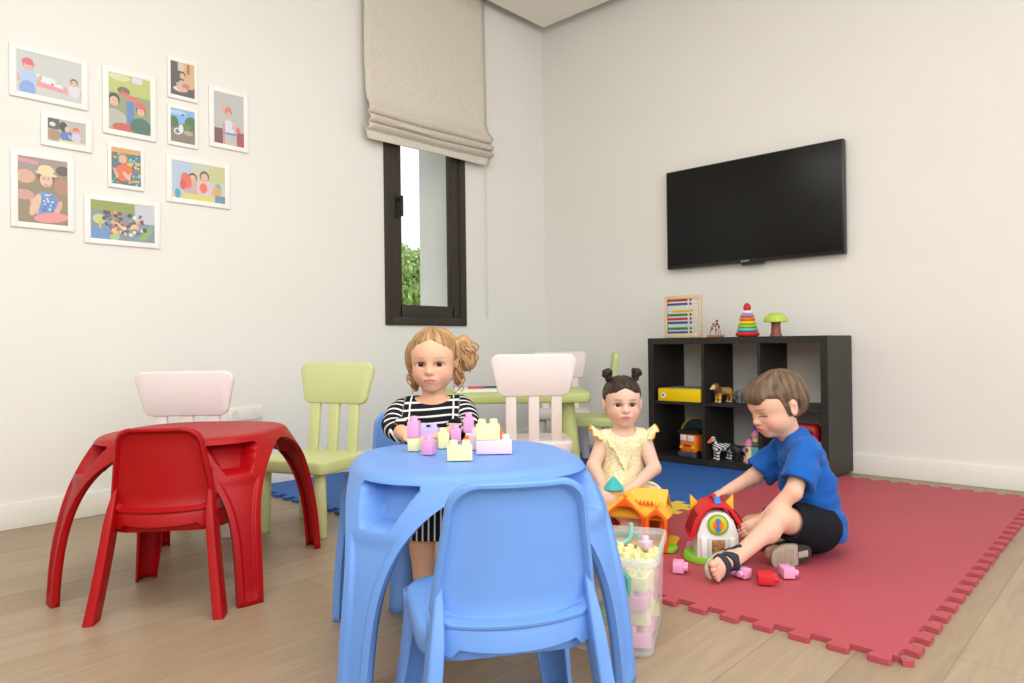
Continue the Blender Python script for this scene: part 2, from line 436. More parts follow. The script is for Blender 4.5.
# ================================================================ roman blind
m_linen = mat('linen', '#d8d0c2', rough=.9, spec=.1, noise=.05, nscale=60, bump=.25, bscale=700)
bl = thing('roman_blind', 'beige linen roman blind gathered in folds above the window', 'blind', (2.985, YW, 1.98))
X0, X1 = -.500, .515
ys = []
def blind_rows():
    rows = [(1.30, -.045), (1.02, -.045), (.9, -.05), (.5, -.055), (.30, -.06), (.24, -.075), (.205, -.10), (.185, -.118), (.165, -.112), (.15, -.09), (.152, -.078),
            (.142, -.10), (.122, -.122), (.105, -.114), (.098, -.09), (.10, -.08), (.09, -.10), (.074, -.118), (.06, -.108), (.056, -.085), (.05, -.075), (.03, -.078), (0, -.08), (0, -.07), (.10, -.055)]
    return rows
b = bmesh.new(); grid = []
for z, yy in blind_rows():
    row = []
    for i in range(25):
        u = i/24; x = X0+(X1-X0)*u
        fl = .012 if .03 < z < .2 else 0
        x2 = x+(fl+.004*math.sin(z*40))*(1 if u > .95 else -1 if u < .05 else 0)
        row.append(b.verts.new((x2, yy+.004*math.sin(u*9+z*30)*(z < .3)-.012*math.sin(PI*u)*(0 < z < .22), z-.010*math.sin(PI*u)*(0.04 < z < .25)+.012*(u-.5)*(z < .3))))
    grid.append(row)
for A, B_ in zip(grid, grid[1:]):
    for i in range(24): b.faces.new((A[i], A[i+1], B_[i+1], B_[i]))
bmesh.ops.recalc_face_normals(b, faces=b.faces)
me = bpy.data.meshes.new('fabric'); b.to_mesh(me); b.free(); finish(me, m_linen, 50); solidify(link(bpy.data.objects.new('fabric', me), bl), .002)
m = MB(); m.box(((X0+X1)/2, -.03, 1.325), (X1-X0, .05, .05), .006); m.build('headrail', mat('white metal', '#e4e2dc', rough=.4), bl)
m = MB(); m.tube([(X1+.012, -.03, 1.3), (X1+.012, -.03, .2), (X1+.012, -.03, -1.0), (X1+.016, -.034, -1.06), (X1+.022, -.03, -1.0), (X1+.022, -.03, 1.3)], .0016, seg=6); m.build('bead_chain', mat('chain', '#d9d6cc', rough=.5), bl)

# ================================================================ floor mats: six interlocking foam tiles
T, MH = 1.10, .014
MX0, MY0 = 1.770, .452
NT, TD = 12, .036
def edge_pts(x0, y0, x1, y1, side):
    """puzzle edge: 12 flared tabs pushed to the left-hand side (side=1)"""
    dx, dy = (x1-x0), (y1-y0); L = math.hypot(dx, dy); ux, uy = dx/L, dy/L; nx, ny = -uy*side, ux*side
    P = [(x0, y0)]; p = L/NT
    for k in range(NT):
        for t, hh in ((.12, 0), (.29, 0), (.24, .55), (.22, .9), (.27, 1), (.73, 1), (.78, .9), (.76, .55), (.71, 0)):
            P.append((x0+ux*p*(k+t)+nx*hh*TD-nx*TD/2, y0+uy*p*(k+t)+ny*hh*TD-ny*TD/2))
    P.append((x1-ux*p*.12-nx*TD/2, y1-uy*p*.12-ny*TD/2))
    return P
m_foam = {'red': mat('red foam', '#b24e58', rough=.62, spec=.3, noise=.03, nscale=3, bump=.06, bscale=300),
          'blue': mat('blue foam', '#2f63ae', rough=.62, spec=.3, noise=.03, nscale=3, bump=.06, bscale=300),
          'yellow': mat('yellow foam', '#e6c84e', rough=.62, spec=.3, noise=.03, nscale=3, bump=.06, bscale=300)}
def mat_tile(i, j, colour, label, yend=None):
    ox, oy = MX0+i*T, MY0+j*T
    P = []
    n_ = (yend-oy) if yend else T
    P += edge_pts(0, 0, T, 0, 1)
    P += edge_pts(T, 0, T, T, 1)
    P += edge_pts(T, T, 0, T, -1)
    P += edge_pts(0, T, 0, 0, -1)
    if yend:
        Q = []
        for x, y_ in P:
            if y_ <= n_: Q.append((x, y_))
            elif not Q or Q[-1][1] != n_ or True: Q.append((x, n_))
        R_ = [Q[0]]
        for q in Q[1:]:
            if q != R_[-1]: R_.append(q)
        xs = [k for k, q in enumerate(R_) if q[1] >= n_-1e-9]
        lo, hi = min(xs), max(xs)
        xa, xb = R_[lo][0], R_[hi][0]
        P = R_[:lo]+[(R_[lo-1][0], n_), (R_[hi+1][0], n_)]+R_[hi+1:]
    m = MB(); m.prism([(T/2+(x-T/2)*.9994, y_) for x, y_ in P], 0, MH)
    o = m.build('foam_mat_tile', m_foam[colour], smooth=30); o.location = (ox, oy, .0004+.0002*(i+2*j))
    return tag(o, label, 'play mat', 'interlocking foam floor tiles')
mat_tile(0, 0, 'red', 'red foam mat tile at the front, the boy\'s feet on it')
mat_tile(1, 0, 'red', 'red foam mat tile at the back along the skirting beside the bookcase')
mat_tile(0, 1, 'yellow', 'yellow foam mat tile under the girl in yellow')
mat_tile(1, 1, 'blue', 'blue foam mat tile directly in front of the black bookcase')
mat_tile(0, 2, 'blue', 'blue foam mat tile behind the pale green chair beside the red table', yend=YW-.016)
mat_tile(1, 2, 'blue', 'blue foam mat tile in the room corner beneath the green table', yend=YW-.016)
# ================================================================ moulded plastic tables and chairs
def plastic(name, col): return mat(name, col, rough=.45, spec=.32, noise=.025, nscale=6, bump=.06, bscale=900)
m_red = plastic('red plastic', '#a6030a'); m_blue = plastic('blue plastic', '#6a97db')
ZTOP, ZARCH = .474, .446
def R0(th):                                   # plan of the table top: a square with very round corners, legs on its diagonals
    a = th+PI/4; n = 2.7
    return .270/((abs(math.cos(a))**n+abs(math.sin(a))**n)**(1/n))
def sstep(a, b, x):
    t = min(1, max(0, (x-a)/(b-a))); return t*t*(3-2*t)
def shell_r(z, th, rb=.385):
    t = max(0, 1-z/(ZTOP-.014)); f = 1-(1-t)**2.7
    return R0(th)+(rb-R0(th))*f*.93+.03*t*.9
def moulded_table(name, label, cat, loc, rot, m_, rb):
    root = thing(name, label, cat, loc, rot)
    m = MB(); seg = 96; rings = []
    zz = ZTOP-.014
    for sc_, dz in ((0.0, -.0015), (.3, -.0015), (.6, -.001), (.8, 0), (.86, 0)):
        rings.append([(sc_*R0(2*PI*i/seg)*math.cos(2*PI*i/seg), sc_*R0(2*PI*i/seg)*math.sin(2*PI*i/seg), ZTOP+dz) for i in range(seg)])
    for k in range(7):
        a = k/6*R(62); rx_, rz_ = .030*math.sin(a)/math.sin(R(62)), (math.cos(a)-math.cos(R(62)))/(1-math.cos(R(62)))
        rings.append([((R0(2*PI*i/seg)-.030+rx_)*math.cos(2*PI*i/seg), (R0(2*PI*i/seg)-.030+rx_)*math.sin(2*PI*i/seg), zz+.014*rz_) for i in range(seg)])
    rings.append([(.985*R0(2*PI*i/seg)*math.cos(2*PI*i/seg), .985*R0(2*PI*i/seg)*math.sin(2*PI*i/seg), zz-.004) for i in range(seg)])
    rings.append([(.5*R0(2*PI*i/seg)*math.cos(2*PI*i/seg), .5*R0(2*PI*i/seg)*math.sin(2*PI*i/seg), zz-.004) for i in range(seg)])
    rings.append([(.02*R0(2*PI*i/seg)*math.cos(2*PI*i/seg), .02*R0(2*PI*i/seg)*math.sin(2*PI*i/seg), zz-.004) for i in range(seg)])
    rings[0] = [(.02*math.cos(2*PI*i/seg), .02*math.sin(2*PI*i/seg), ZTOP-.0015) for i in range(seg)]
    m.loft(rings); m.build('tabletop', m_, root, 60)
    # one leg: a curved apron panel that narrows along two arches down to a foot
    zs = [ZARCH*math.sin(PI/2*i/44) for i in range(45)]+[ZARCH+(zz-ZARCH)*i/5 for i in range(1, 6)]
    zs = sorted(set(zs+[.366, .372, .378, .384, .444, .449, .454]))
    NU = 60
    def half(z):
        if z >= ZARCH: return PI/4
        q = (z/ZARCH); return .088+.022*q+(PI/4-.110)*(1-(1-q**5.0)**.55)
    b = bmesh.new(); V = []
    for z in zs:
        ha = half(z); row = []
        for i in range(-2, NU+3):
            u = max(-1, min(1, -1+2*i/NU)); th = ha*u
            r = shell_r(z, th, rb)
            wid = r*ha; x = r*th; e = wid-abs(x)
            if z < ZARCH: pass
            dd = 0
            # raised rim along the arch, sunk channel down the middle of the leg
            fade = 1-sstep(.33, .36, z)
            inner = sstep(.016, .024, e)*fade*sstep(.018, .03, z)
            dd += .008*inner
            # pocket moulded under the edge of the top
            hw = .034+(.076-.034)*(z-.37)/.085
            pk = sstep(-.006, .006, hw-abs(x))*sstep(.366, .378, z)*(1-sstep(.444, .453, z))
            dd += .062*pk
            # soft crease where the arch rim meets the panel
            if i < 0: dd += .011*(-i)
            if i > NU: dd += .011*(i-NU)
            r -= dd
            row.append(b.verts.new((r*math.cos(th), r*math.sin(th), z)))
        V.append(row)
    for A, B_ in zip(V, V[1:]):
        for i in range(len(A)-1): b.faces.new((A[i], A[i+1], B_[i+1], B_[i]))
    # foot pad
    bmesh.ops.recalc_face_normals(b, faces=b.faces)
    c = sum((f.normal.dot(f.calc_center_median().normalized()) for f in b.faces))
    if c < 0: bmesh.ops.reverse_faces(b, faces=b.faces)
    me = bpy.data.meshes.new('leg'); b.to_mesh(me); b.free(); finish(me, m_, 45)
    for k in range(4):
        o = link(bpy.data.objects.new('leg', me), root); o.rotation_euler = (0, 0, k*PI/2); solidify(o, .004)
    return root
red_table = moulded_table('play_table', 'red moulded plastic children\'s table with arched legs', 'table', (1.003, 2.366, 0), R(-4), m_red, .405)
blue_table = moulded_table('play_table', 'large blue moulded plastic children\'s table with blocks on top', 'table', (1.190, 1.266, 0), R(13), m_blue, .398)

def moulded_chair(name, label, loc, rot, m_):
    """faces +y; back at y = -.17"""
    root = thing(name, label, 'chair', loc, rot)
    # backrest shell: rounded panel with a rim turned to the rear
    def outline(sh, n=10):
        P = []
        zb, zt = .284+sh*.6, .524-sh
        for qx, top in ((1, 0), (1, 1), (-1, 1), (-1, 0)):
            r = (.05 if top else .03)-sh*.6; r = max(r, .006)
            zc = zt-r if top else zb+r
            wz = (.119 if top else .142)-sh; xc = qx*(wz-r)
            a0 = {(1, 0): -90, (1, 1): 0, (-1, 1): 90, (-1, 0): 180}[(qx, top)]
            for i in range(n+1):
                a = R(a0+90*i/n); P.append((xc+r*math.cos(a), zc+r*math.sin(a)))
        return P
    def place(P, off):
        out = []
        for x, z in P:
            y = -.150-.16*(z-.26)**1.0*.55+.036*(abs(x)/.13)**2.2
            out.append((x, y+off, z))
        return out
    def densify(P):
        Q = []
        for i in range(len(P)):
            a = P[i]; c = P[(i+1) % len(P)]; d = math.hypot(a[0]-c[0], a[1]-c[1]); k = max(1, int(d/.02))
            for t in range(k): Q.append((a[0]+(c[0]-a[0])*t/k, a[1]+(c[1]-a[1])*t/k))
        return Q
    base = densify(outline(0)); cx, cz = 0, .404
    def shr(s): 
        Q = []
        for x, z in base:
            fx = 1-s/.13; fz = 1-s/.121
            Q.append((x*fx, cz+(z-cz)*fz))
        return Q
    m = MB()
    rings = [place(shr(.112), .004), place(shr(.09), .004), place(shr(.05), .004), place(shr(.012), .004), place(shr(.003), .002), place(shr(0), -.006), place(shr(0), -.018), place(shr(.003), -.022), place(shr(.008), -.022), place(shr(.012), -.016), place(shr(.016), -.004), place(shr(.02), -.001), place(shr(.05), -.001), place(shr(.09), -.001), place(shr(.112), -.001)]
    m.loft(rings); m.build('backrest', m_, root, 50)
    # seat pan
    m = MB(); rings = []
    def seatring(sh, z, dy=0):
        P = rrect(.312-2*sh, .315-2*sh, max(.02, .075-sh), 8); return [(x*(1+.06*(y+.17)/.34), y+dy+.018, z+(.012*max(0, (-abs(x)*0+ -y-.02))/.17 if False else 0)) for x, y in P]
    for sh, z in ((.15, .264), (.10, .265), (.05, .268), (.03, .272), (.014, .275), (.005, .270), (0, .258), (0, .235), (.004, .226), (.012, .226), (.012, .252), (.05, .258), (.15, .258)):
        rings.append(seatring(sh, z, .005))
    m.loft(rings); m.build('seat', m_, root, 50)
    # legs: open channels at the four corners
    def leg(sx, sy):
        top = (.150*sx if sy > 0 else .146*sx, .150 if sy > 0 else -.150); bot = (.178*sx, .188*sy)
        zt = .262 if sy > 0 else .345
        b = bmesh.new(); V = []; N = 14
        for k in range(15):
            t = k/14; z = zt*(1-t)
            tt = max(0, (t-.12)/.88)**1.25
            cx_, cy_ = top[0]+(bot[0]-top[0])*tt, top[1]+(bot[1]-top[1])*tt
            if sy < 0 and z > .262: cy_ -= .0
            r = .046-.012*t
            ex = .020*(1-.5*t)
            row = []
            a0 = math.atan2(sy, sx)
            for i in range(N+1):
                q = -1+2*i/N
                a = a0+q*R(62)
                ro_ = r*(1+.10*(1-q*q))
                row.append(b.verts.new((cx_-sx*r*.75+ro_*math.cos(a)*1.0, cy_-sy*r*.75+ro_*math.sin(a)*1.0, z)))
            # flanges returning inward
            p0 = row[0].co; p1 = row[-1].co
            tx = Vector((-sx*.5 if abs(p0.x) > abs(p0.y) else -sx*.2, -sy*.5, 0)); 
            row.insert(0, b.verts.new(p0+Vector((math.cos(a0+PI)*ex, math.sin(a0+PI)*ex, 0))))
            row.append(b.verts.new(p1+Vector((math.cos(a0+PI)*ex, math.sin(a0+PI)*ex, 0))))
            V.append(row)
        for A, B_ in zip(V, V[1:]):
            for i in range(len(A)-1): b.faces.new((A[i], A[i+1], B_[i+1], B_[i]))
        bmesh.ops.recalc_face_normals(b, faces=b.faces)
        me = bpy.data.meshes.new('leg'); b.to_mesh(me); b.free(); finish(me, m_, 50)
        o = link(bpy.data.objects.new('leg', me), root); solidify(o, .004, 0)
    for sx in (-1, 1):
        leg(sx, 1)
        m = MB(); rings = []
        for k in range(13):
            t = k/12; z = .400*(1-t); tt = t**1.3; tp = sstep(-.05, .38, t)
            cx_, cy_ = sx*(.1235+.044*tt), -.126-.066*tt+.012*(1-tp)
            rings.append([(x+cx_, y+cy_, z) for x, y in rrect((.022+.006*t)*(.25+.75*tp), (.060-.006*t)*(.25+.75*tp), .005, 3)])
        m.loft(rings); m.build('leg', m_, root, 50)
    b = bmesh.new(); V = []
    for i in range(25):
        x = -.146+.292*i/24; yb = -.150+.036*(abs(x)/.13)**2.2-.012
        dz = .012*(1-(x/.146)**2)
        tab = -.014 if 2 <= i <= 3 or 21 <= i <= 22 else 0
        V.append([b.verts.new((x, yb, .308-dz)), b.verts.new((x, yb-.008, .285-dz)), b.verts.new((x, yb-.010, .262-dz+tab)), b.verts.new((x, yb+.004, .260-dz+tab))])
    for A, B_ in zip(V, V[1:]):
        for i in range(3): b.faces.new((A[i], A[i+1], B_[i+1], B_[i]))
    me = bpy.data.meshes.new('valance'); b.to_mesh(me); b.free(); finish(me, m_, 50); solidify(link(bpy.data.objects.new('valance', me), root), .005, 0)
    return root
g = 'moulded plastic play chairs'
tag(moulded_chair('play_chair', 'red plastic chair tucked under the red table, its back to the room', (.872, 2.186, 0), R(50-90), m_red), group=g)
bc = W(-.030, 1.305)
tag(moulded_chair('play_chair', 'blue plastic chair in front of the blue table, nearest to the lens', (bc[0], bc[1], 0), A0+R(13), m_blue), group=g)
bc = W(-.270, 2.215)
tag(moulded_chair('play_chair', 'blue plastic chair under the girl in the striped dress', (bc[0], bc[1], 0), A0+R(210), m_blue), group=g)

# ================================================================ chunky children's chairs and table with tapered round legs
m_pink = plastic('pale pink plastic', '#e8dcda'); m_green = plastic('pale green plastic', '#ccd296'); m_grn2 = plastic('yellow green plastic', '#bdc884')
def board_poly(wt, wb, h, r, n=7):
    P = []
    for qx, top, a0 in ((1, 0, -90), (1, 1, 0), (-1, 1, 90), (-1, 0, 180)):
        w_ = wt if top else wb; zc = h-r if top else r; xc = qx*(w_/2-r)
        for i in range(n+1):
            a = R(a0+90*i/n); P.append((xc+r*math.cos(a), zc+r*math.sin(a)))
    return P
def chunky_chair(label, loc, rot, m_):
    """faces +y"""
    root = thing('nursery_chair', label, 'chair', loc, rot, 'chunky nursery chairs')
    m = MB(); m.prism(rrect(.35, .325, .035, 5), .245, .298, bev=.010); m.build('seat', m_, root, 50)
    for sx in (-1, 1):
        for sy in (-1, 1):
            m = MB(); m.cyl((sx*.140, sy*.128, 0), (sx*.132, sy*.120, .248), .0255, .022, 20, .004); m.build('leg', m_, root, 50)
    tilt = R(-7)
    Mx = Matrix.Translation((0, -.138, .29)) @ Euler((-tilt, 0, 0)).to_matrix().to_4x4()
    for x in (-.1, 0, .1):
        m = MB(); m.box((x, 0, .105), (.047, .020, .24), .004, M=Mx); m.build('slat', m_, root, 50)
    m = MB(); B4 = Mx @ Matrix.Translation((0, .015, .206)) @ Euler((PI/2, 0, 0)).to_matrix().to_4x4()
    m.prism(board_poly(.372, .322, .178, .035), -.0, .030, M=B4, bev=.006); m.build('backrest', m_, root, 50)
    return root
TH = .0142
c = W(-1.265, 2.90); pkc = chunky_chair('pale pink chair between the red table and the wall, its back to the table', (c[0], c[1], 0), A0+R(2), m_pink)
chunky_chair('pale green chair at the right-hand side of the red table', (1.567, 2.594, 0), R(200.7-90), m_green)
c = W(.085, 3.21); pkm = chunky_chair('pale pink chair seen from behind, pulled up to the green table', (c[0], c[1], TH), A0+R(2), m_pink)
c = W(.322, 4.62); chunky_chair('pale pink chair beyond the green table, mostly hidden', (c[0], c[1], TH), A0+R(180), m_pink)
c = W(.43, 4.225); chunky_chair('yellow-green chair seen edge-on at the end of the green table, behind the girl in yellow', (c[0], c[1], TH), A0+R(84), m_grn2)
pkc.scale = (1, 1, .975); pkm.scale = (.985, .985, 1.02)
gt = W(.0, 3.79)
t = thing('nursery_table', 'yellow-green children\'s table with thick round legs in the room corner', 'table', (gt[0], gt[1], TH), A0)
m = MB(); m.prism(rrect(.79, .56, .06, 6), .432, .480, bev=.010); m.build('tabletop', m_grn2, t, 50)
for sx in (-1, 1):
    for sy in (-1, 1):
        m = MB(); m.cyl((sx*.305, sy*.19, 0), (sx*.275, sy*.175, .435), .050, .038, 24, .004); m.build('leg', m_grn2, t, 50)
c = W(-.20, 3.72)
bk = thing('sketch_pad', 'white sketch pad lying on the green table', 'pad', (c[0], c[1], TH+.4805), A0+R(12)); m = MB(); m.box((0, 0, .008), (.22, .16, .016), .002); m.build('pages', mat('paper', '#eceae4', rough=.8), bk)
m = MB(); m.box((0, 0, .0175), (.222, .162, .002), .0008); m.build('cover', mat('paper cover', '#f0eee8', rough=.6), bk)
c = W(-.145, 3.69)
pc = thing('coloured_pencil', 'red and dark crayon lying on the sketch pad', 'crayon', (c[0], c[1], TH+.4995), A0+R(8)); m = MB(); m.cyl((-.09, 0, .006), (-.01, 0, .006), .006, seg=8); m.build('barrel', mat('red paint', '#c8352c', rough=.4), pc)
m = MB(); m.cyl((-.01, 0, .006), (.075, 0, .006), .006, seg=8); m.cyl((.075, 0, .006), (.092, 0, .006), .006, .001, seg=8); m.build('tip', mat('dark paint', '#3c4450', rough=.4), pc)

# ================================================================ black cube bookcase
m_dark = mat('black brown wood', '#2a2623', rough=.5, spec=.35, noise=.12, nscale=14)
BY0, BY1, BX0, BX1, BZ, BH = 1.297, 2.374, 3.785, 4.163, .0155, .752
bcse = thing('cube_bookcase', 'black-brown open cube bookcase against the wall under the television', 'bookcase', ((BX0+BX1)/2, (BY0+BY1)/2, BZ))
wd, dp = BY1-BY0, BX1-BX0; pt = .038
for nm, cc, ss in (('side_panel', (0, wd/2-pt/2, BH/2), (dp, pt, BH)), ('side_panel', (0, -wd/2+pt/2, BH/2), (dp, pt, BH)), ('top_panel', (0, 0, BH-pt/2), (dp, wd-2*pt, pt)), ('base_panel', (0, 0, pt/2), (dp, wd-2*pt, pt))):
    m = MB(); m.box(cc, ss, .0012, 1); m.build(nm, m_dark, bcse, 30)
cell = (wd-2*pt-.034)/3; ydiv = [-wd/2+pt+cell+.0085, wd/2-pt-cell-.0085]
ZS = .352+.0
for yd in ydiv:
    m = MB(); m.box((0, yd, BH/2), (dp-.002, .017, BH-2*pt), .0008, 1); m.build('divider', m_dark, bcse, 30)
for k in range(3):
    m = MB(); m.box((0, -wd/2+pt+cell/2+k*(cell+.017), ZS+.0085), (dp-.004, cell, .017), .0008, 1); m.build('shelf', m_dark, bcse, 30)
ZTOPB = BZ+BH; ZSH = BZ+ZS+.017; ZLO = BZ+pt

# ================================================================ television
tv = thing('television', 'large black flat television mounted on the right wall', 'television', (XW-.035, 1.868, 1.540), 0)
m = MB(); m.box((-.005, 0, 0), (.045, 1.115, .640), .006); m.build('casing', mat('tv bezel', '#1b1a19', rough=.3), tv)
m = MB(); m.box((-.0285, 0, .006), (.003, 1.095, .612), .0008); m.build('screen', mat('tv screen', '#0b0a0a', rough=.32, spec=.3, noise=0), tv)
m = MB(); m.box((.026, 0, -.02), (.018, .5, .35), .004); m.build('wall_bracket', m_black, tv)
m = MB(); m.box((-.006, -.02, -.327), (.03, .14, .014), .004); m.build('sensor_bar', mat('tv trim', '#2b2a2a', rough=.35), tv)
fc = bpy.data.curves.new('logo', 'FONT'); fc.body = 'SONY'; fc.size = .021; fc.align_x = 'CENTER'; fc.align_y = 'CENTER'; fc.extrude = .0004
lt = bpy.data.objects.new('logo_text', fc); COL.objects.link(lt); bpy.context.view_layer.update(); lme = bpy.data.meshes.new_from_object(lt.evaluated_get(bpy.context.evaluated_depsgraph_get())); bpy.data.objects.remove(lt); lme.name = 'logo'; lme.materials.clear(); lme.materials.append(mat('logo silver', '#b9b9b9', rough=.3)); lo = link(bpy.data.objects.new('logo', lme), tv); lo.location = (-.0282, .02, -.310); lo.rotation_euler = (PI/2, 0, -PI/2)

# wall sockets behind the red table
sk = thing('wall_socket', 'white wall socket plate low on the wall behind the red table', 'socket', (1.745, YW-.0005, .398))
m = MB(); m.box((0, -.005, 0), (.19, .010, .066), .003); m.build('plate', m_skirt, sk)
for x in (-.055, .055):
    m = MB(); m.cyl((x, -.009, 0), (x, -.0112, 0), .019, seg=24); m.build('outlet', mat('socket grey', '#e0ddd5', rough=.5), sk)
# ================================================================ framed snapshots on the left wall
m_wframe = mat('white picture frame', '#f1efe9', rough=.4, spec=.4, noise=.01)
m_print = vcol_mat('photo print', rough=.35, spec=.3)
SK, SK2, HB, HD, HL = '#d9a98c', '#e2b79d', '#6b4a35', '#33261f', '#b08a58'
def child(x, y, s, hair, top, hat=None):
    L = [('e', x, y-.95*s, .62*s, .75*s, 0, top), ('e', x-.55*s, y-1.0*s, .14*s, .45*s, 20, SK), ('e', x+.55*s, y-1.0*s, .14*s, .45*s, -20, SK),
         ('e', x, y+.06*s, .40*s, .46*s, 0, hair), ('e', x, y-.05*s, .30*s, .37*s, 0, SK2), ('e', x-.11*s, y, .045*s, .03*s, 0, '#3a2a24'), ('e', x+.11*s, y, .045*s, .03*s, 0, '#3a2a24'), ('e', x, y-.22*s, .09*s, .03*s, 0, '#b5564e')]
    if hat: L += [('e', x, y+.30*s, .38*s, .28*s, 0, hat), ('e', x, y+.17*s, .52*s, .10*s, -8, hat)]
    return L
def dots(seed, n, x0, x1, y0, y1, r, cols):
    q = random.Random(seed); return [('e', q.uniform(x0, x1), q.uniform(y0, y1), r*q.uniform(.6, 1.2), r*q.uniform(.6, 1.2), q.uniform(0, 90), q.choice(cols)) for _ in range(n)]
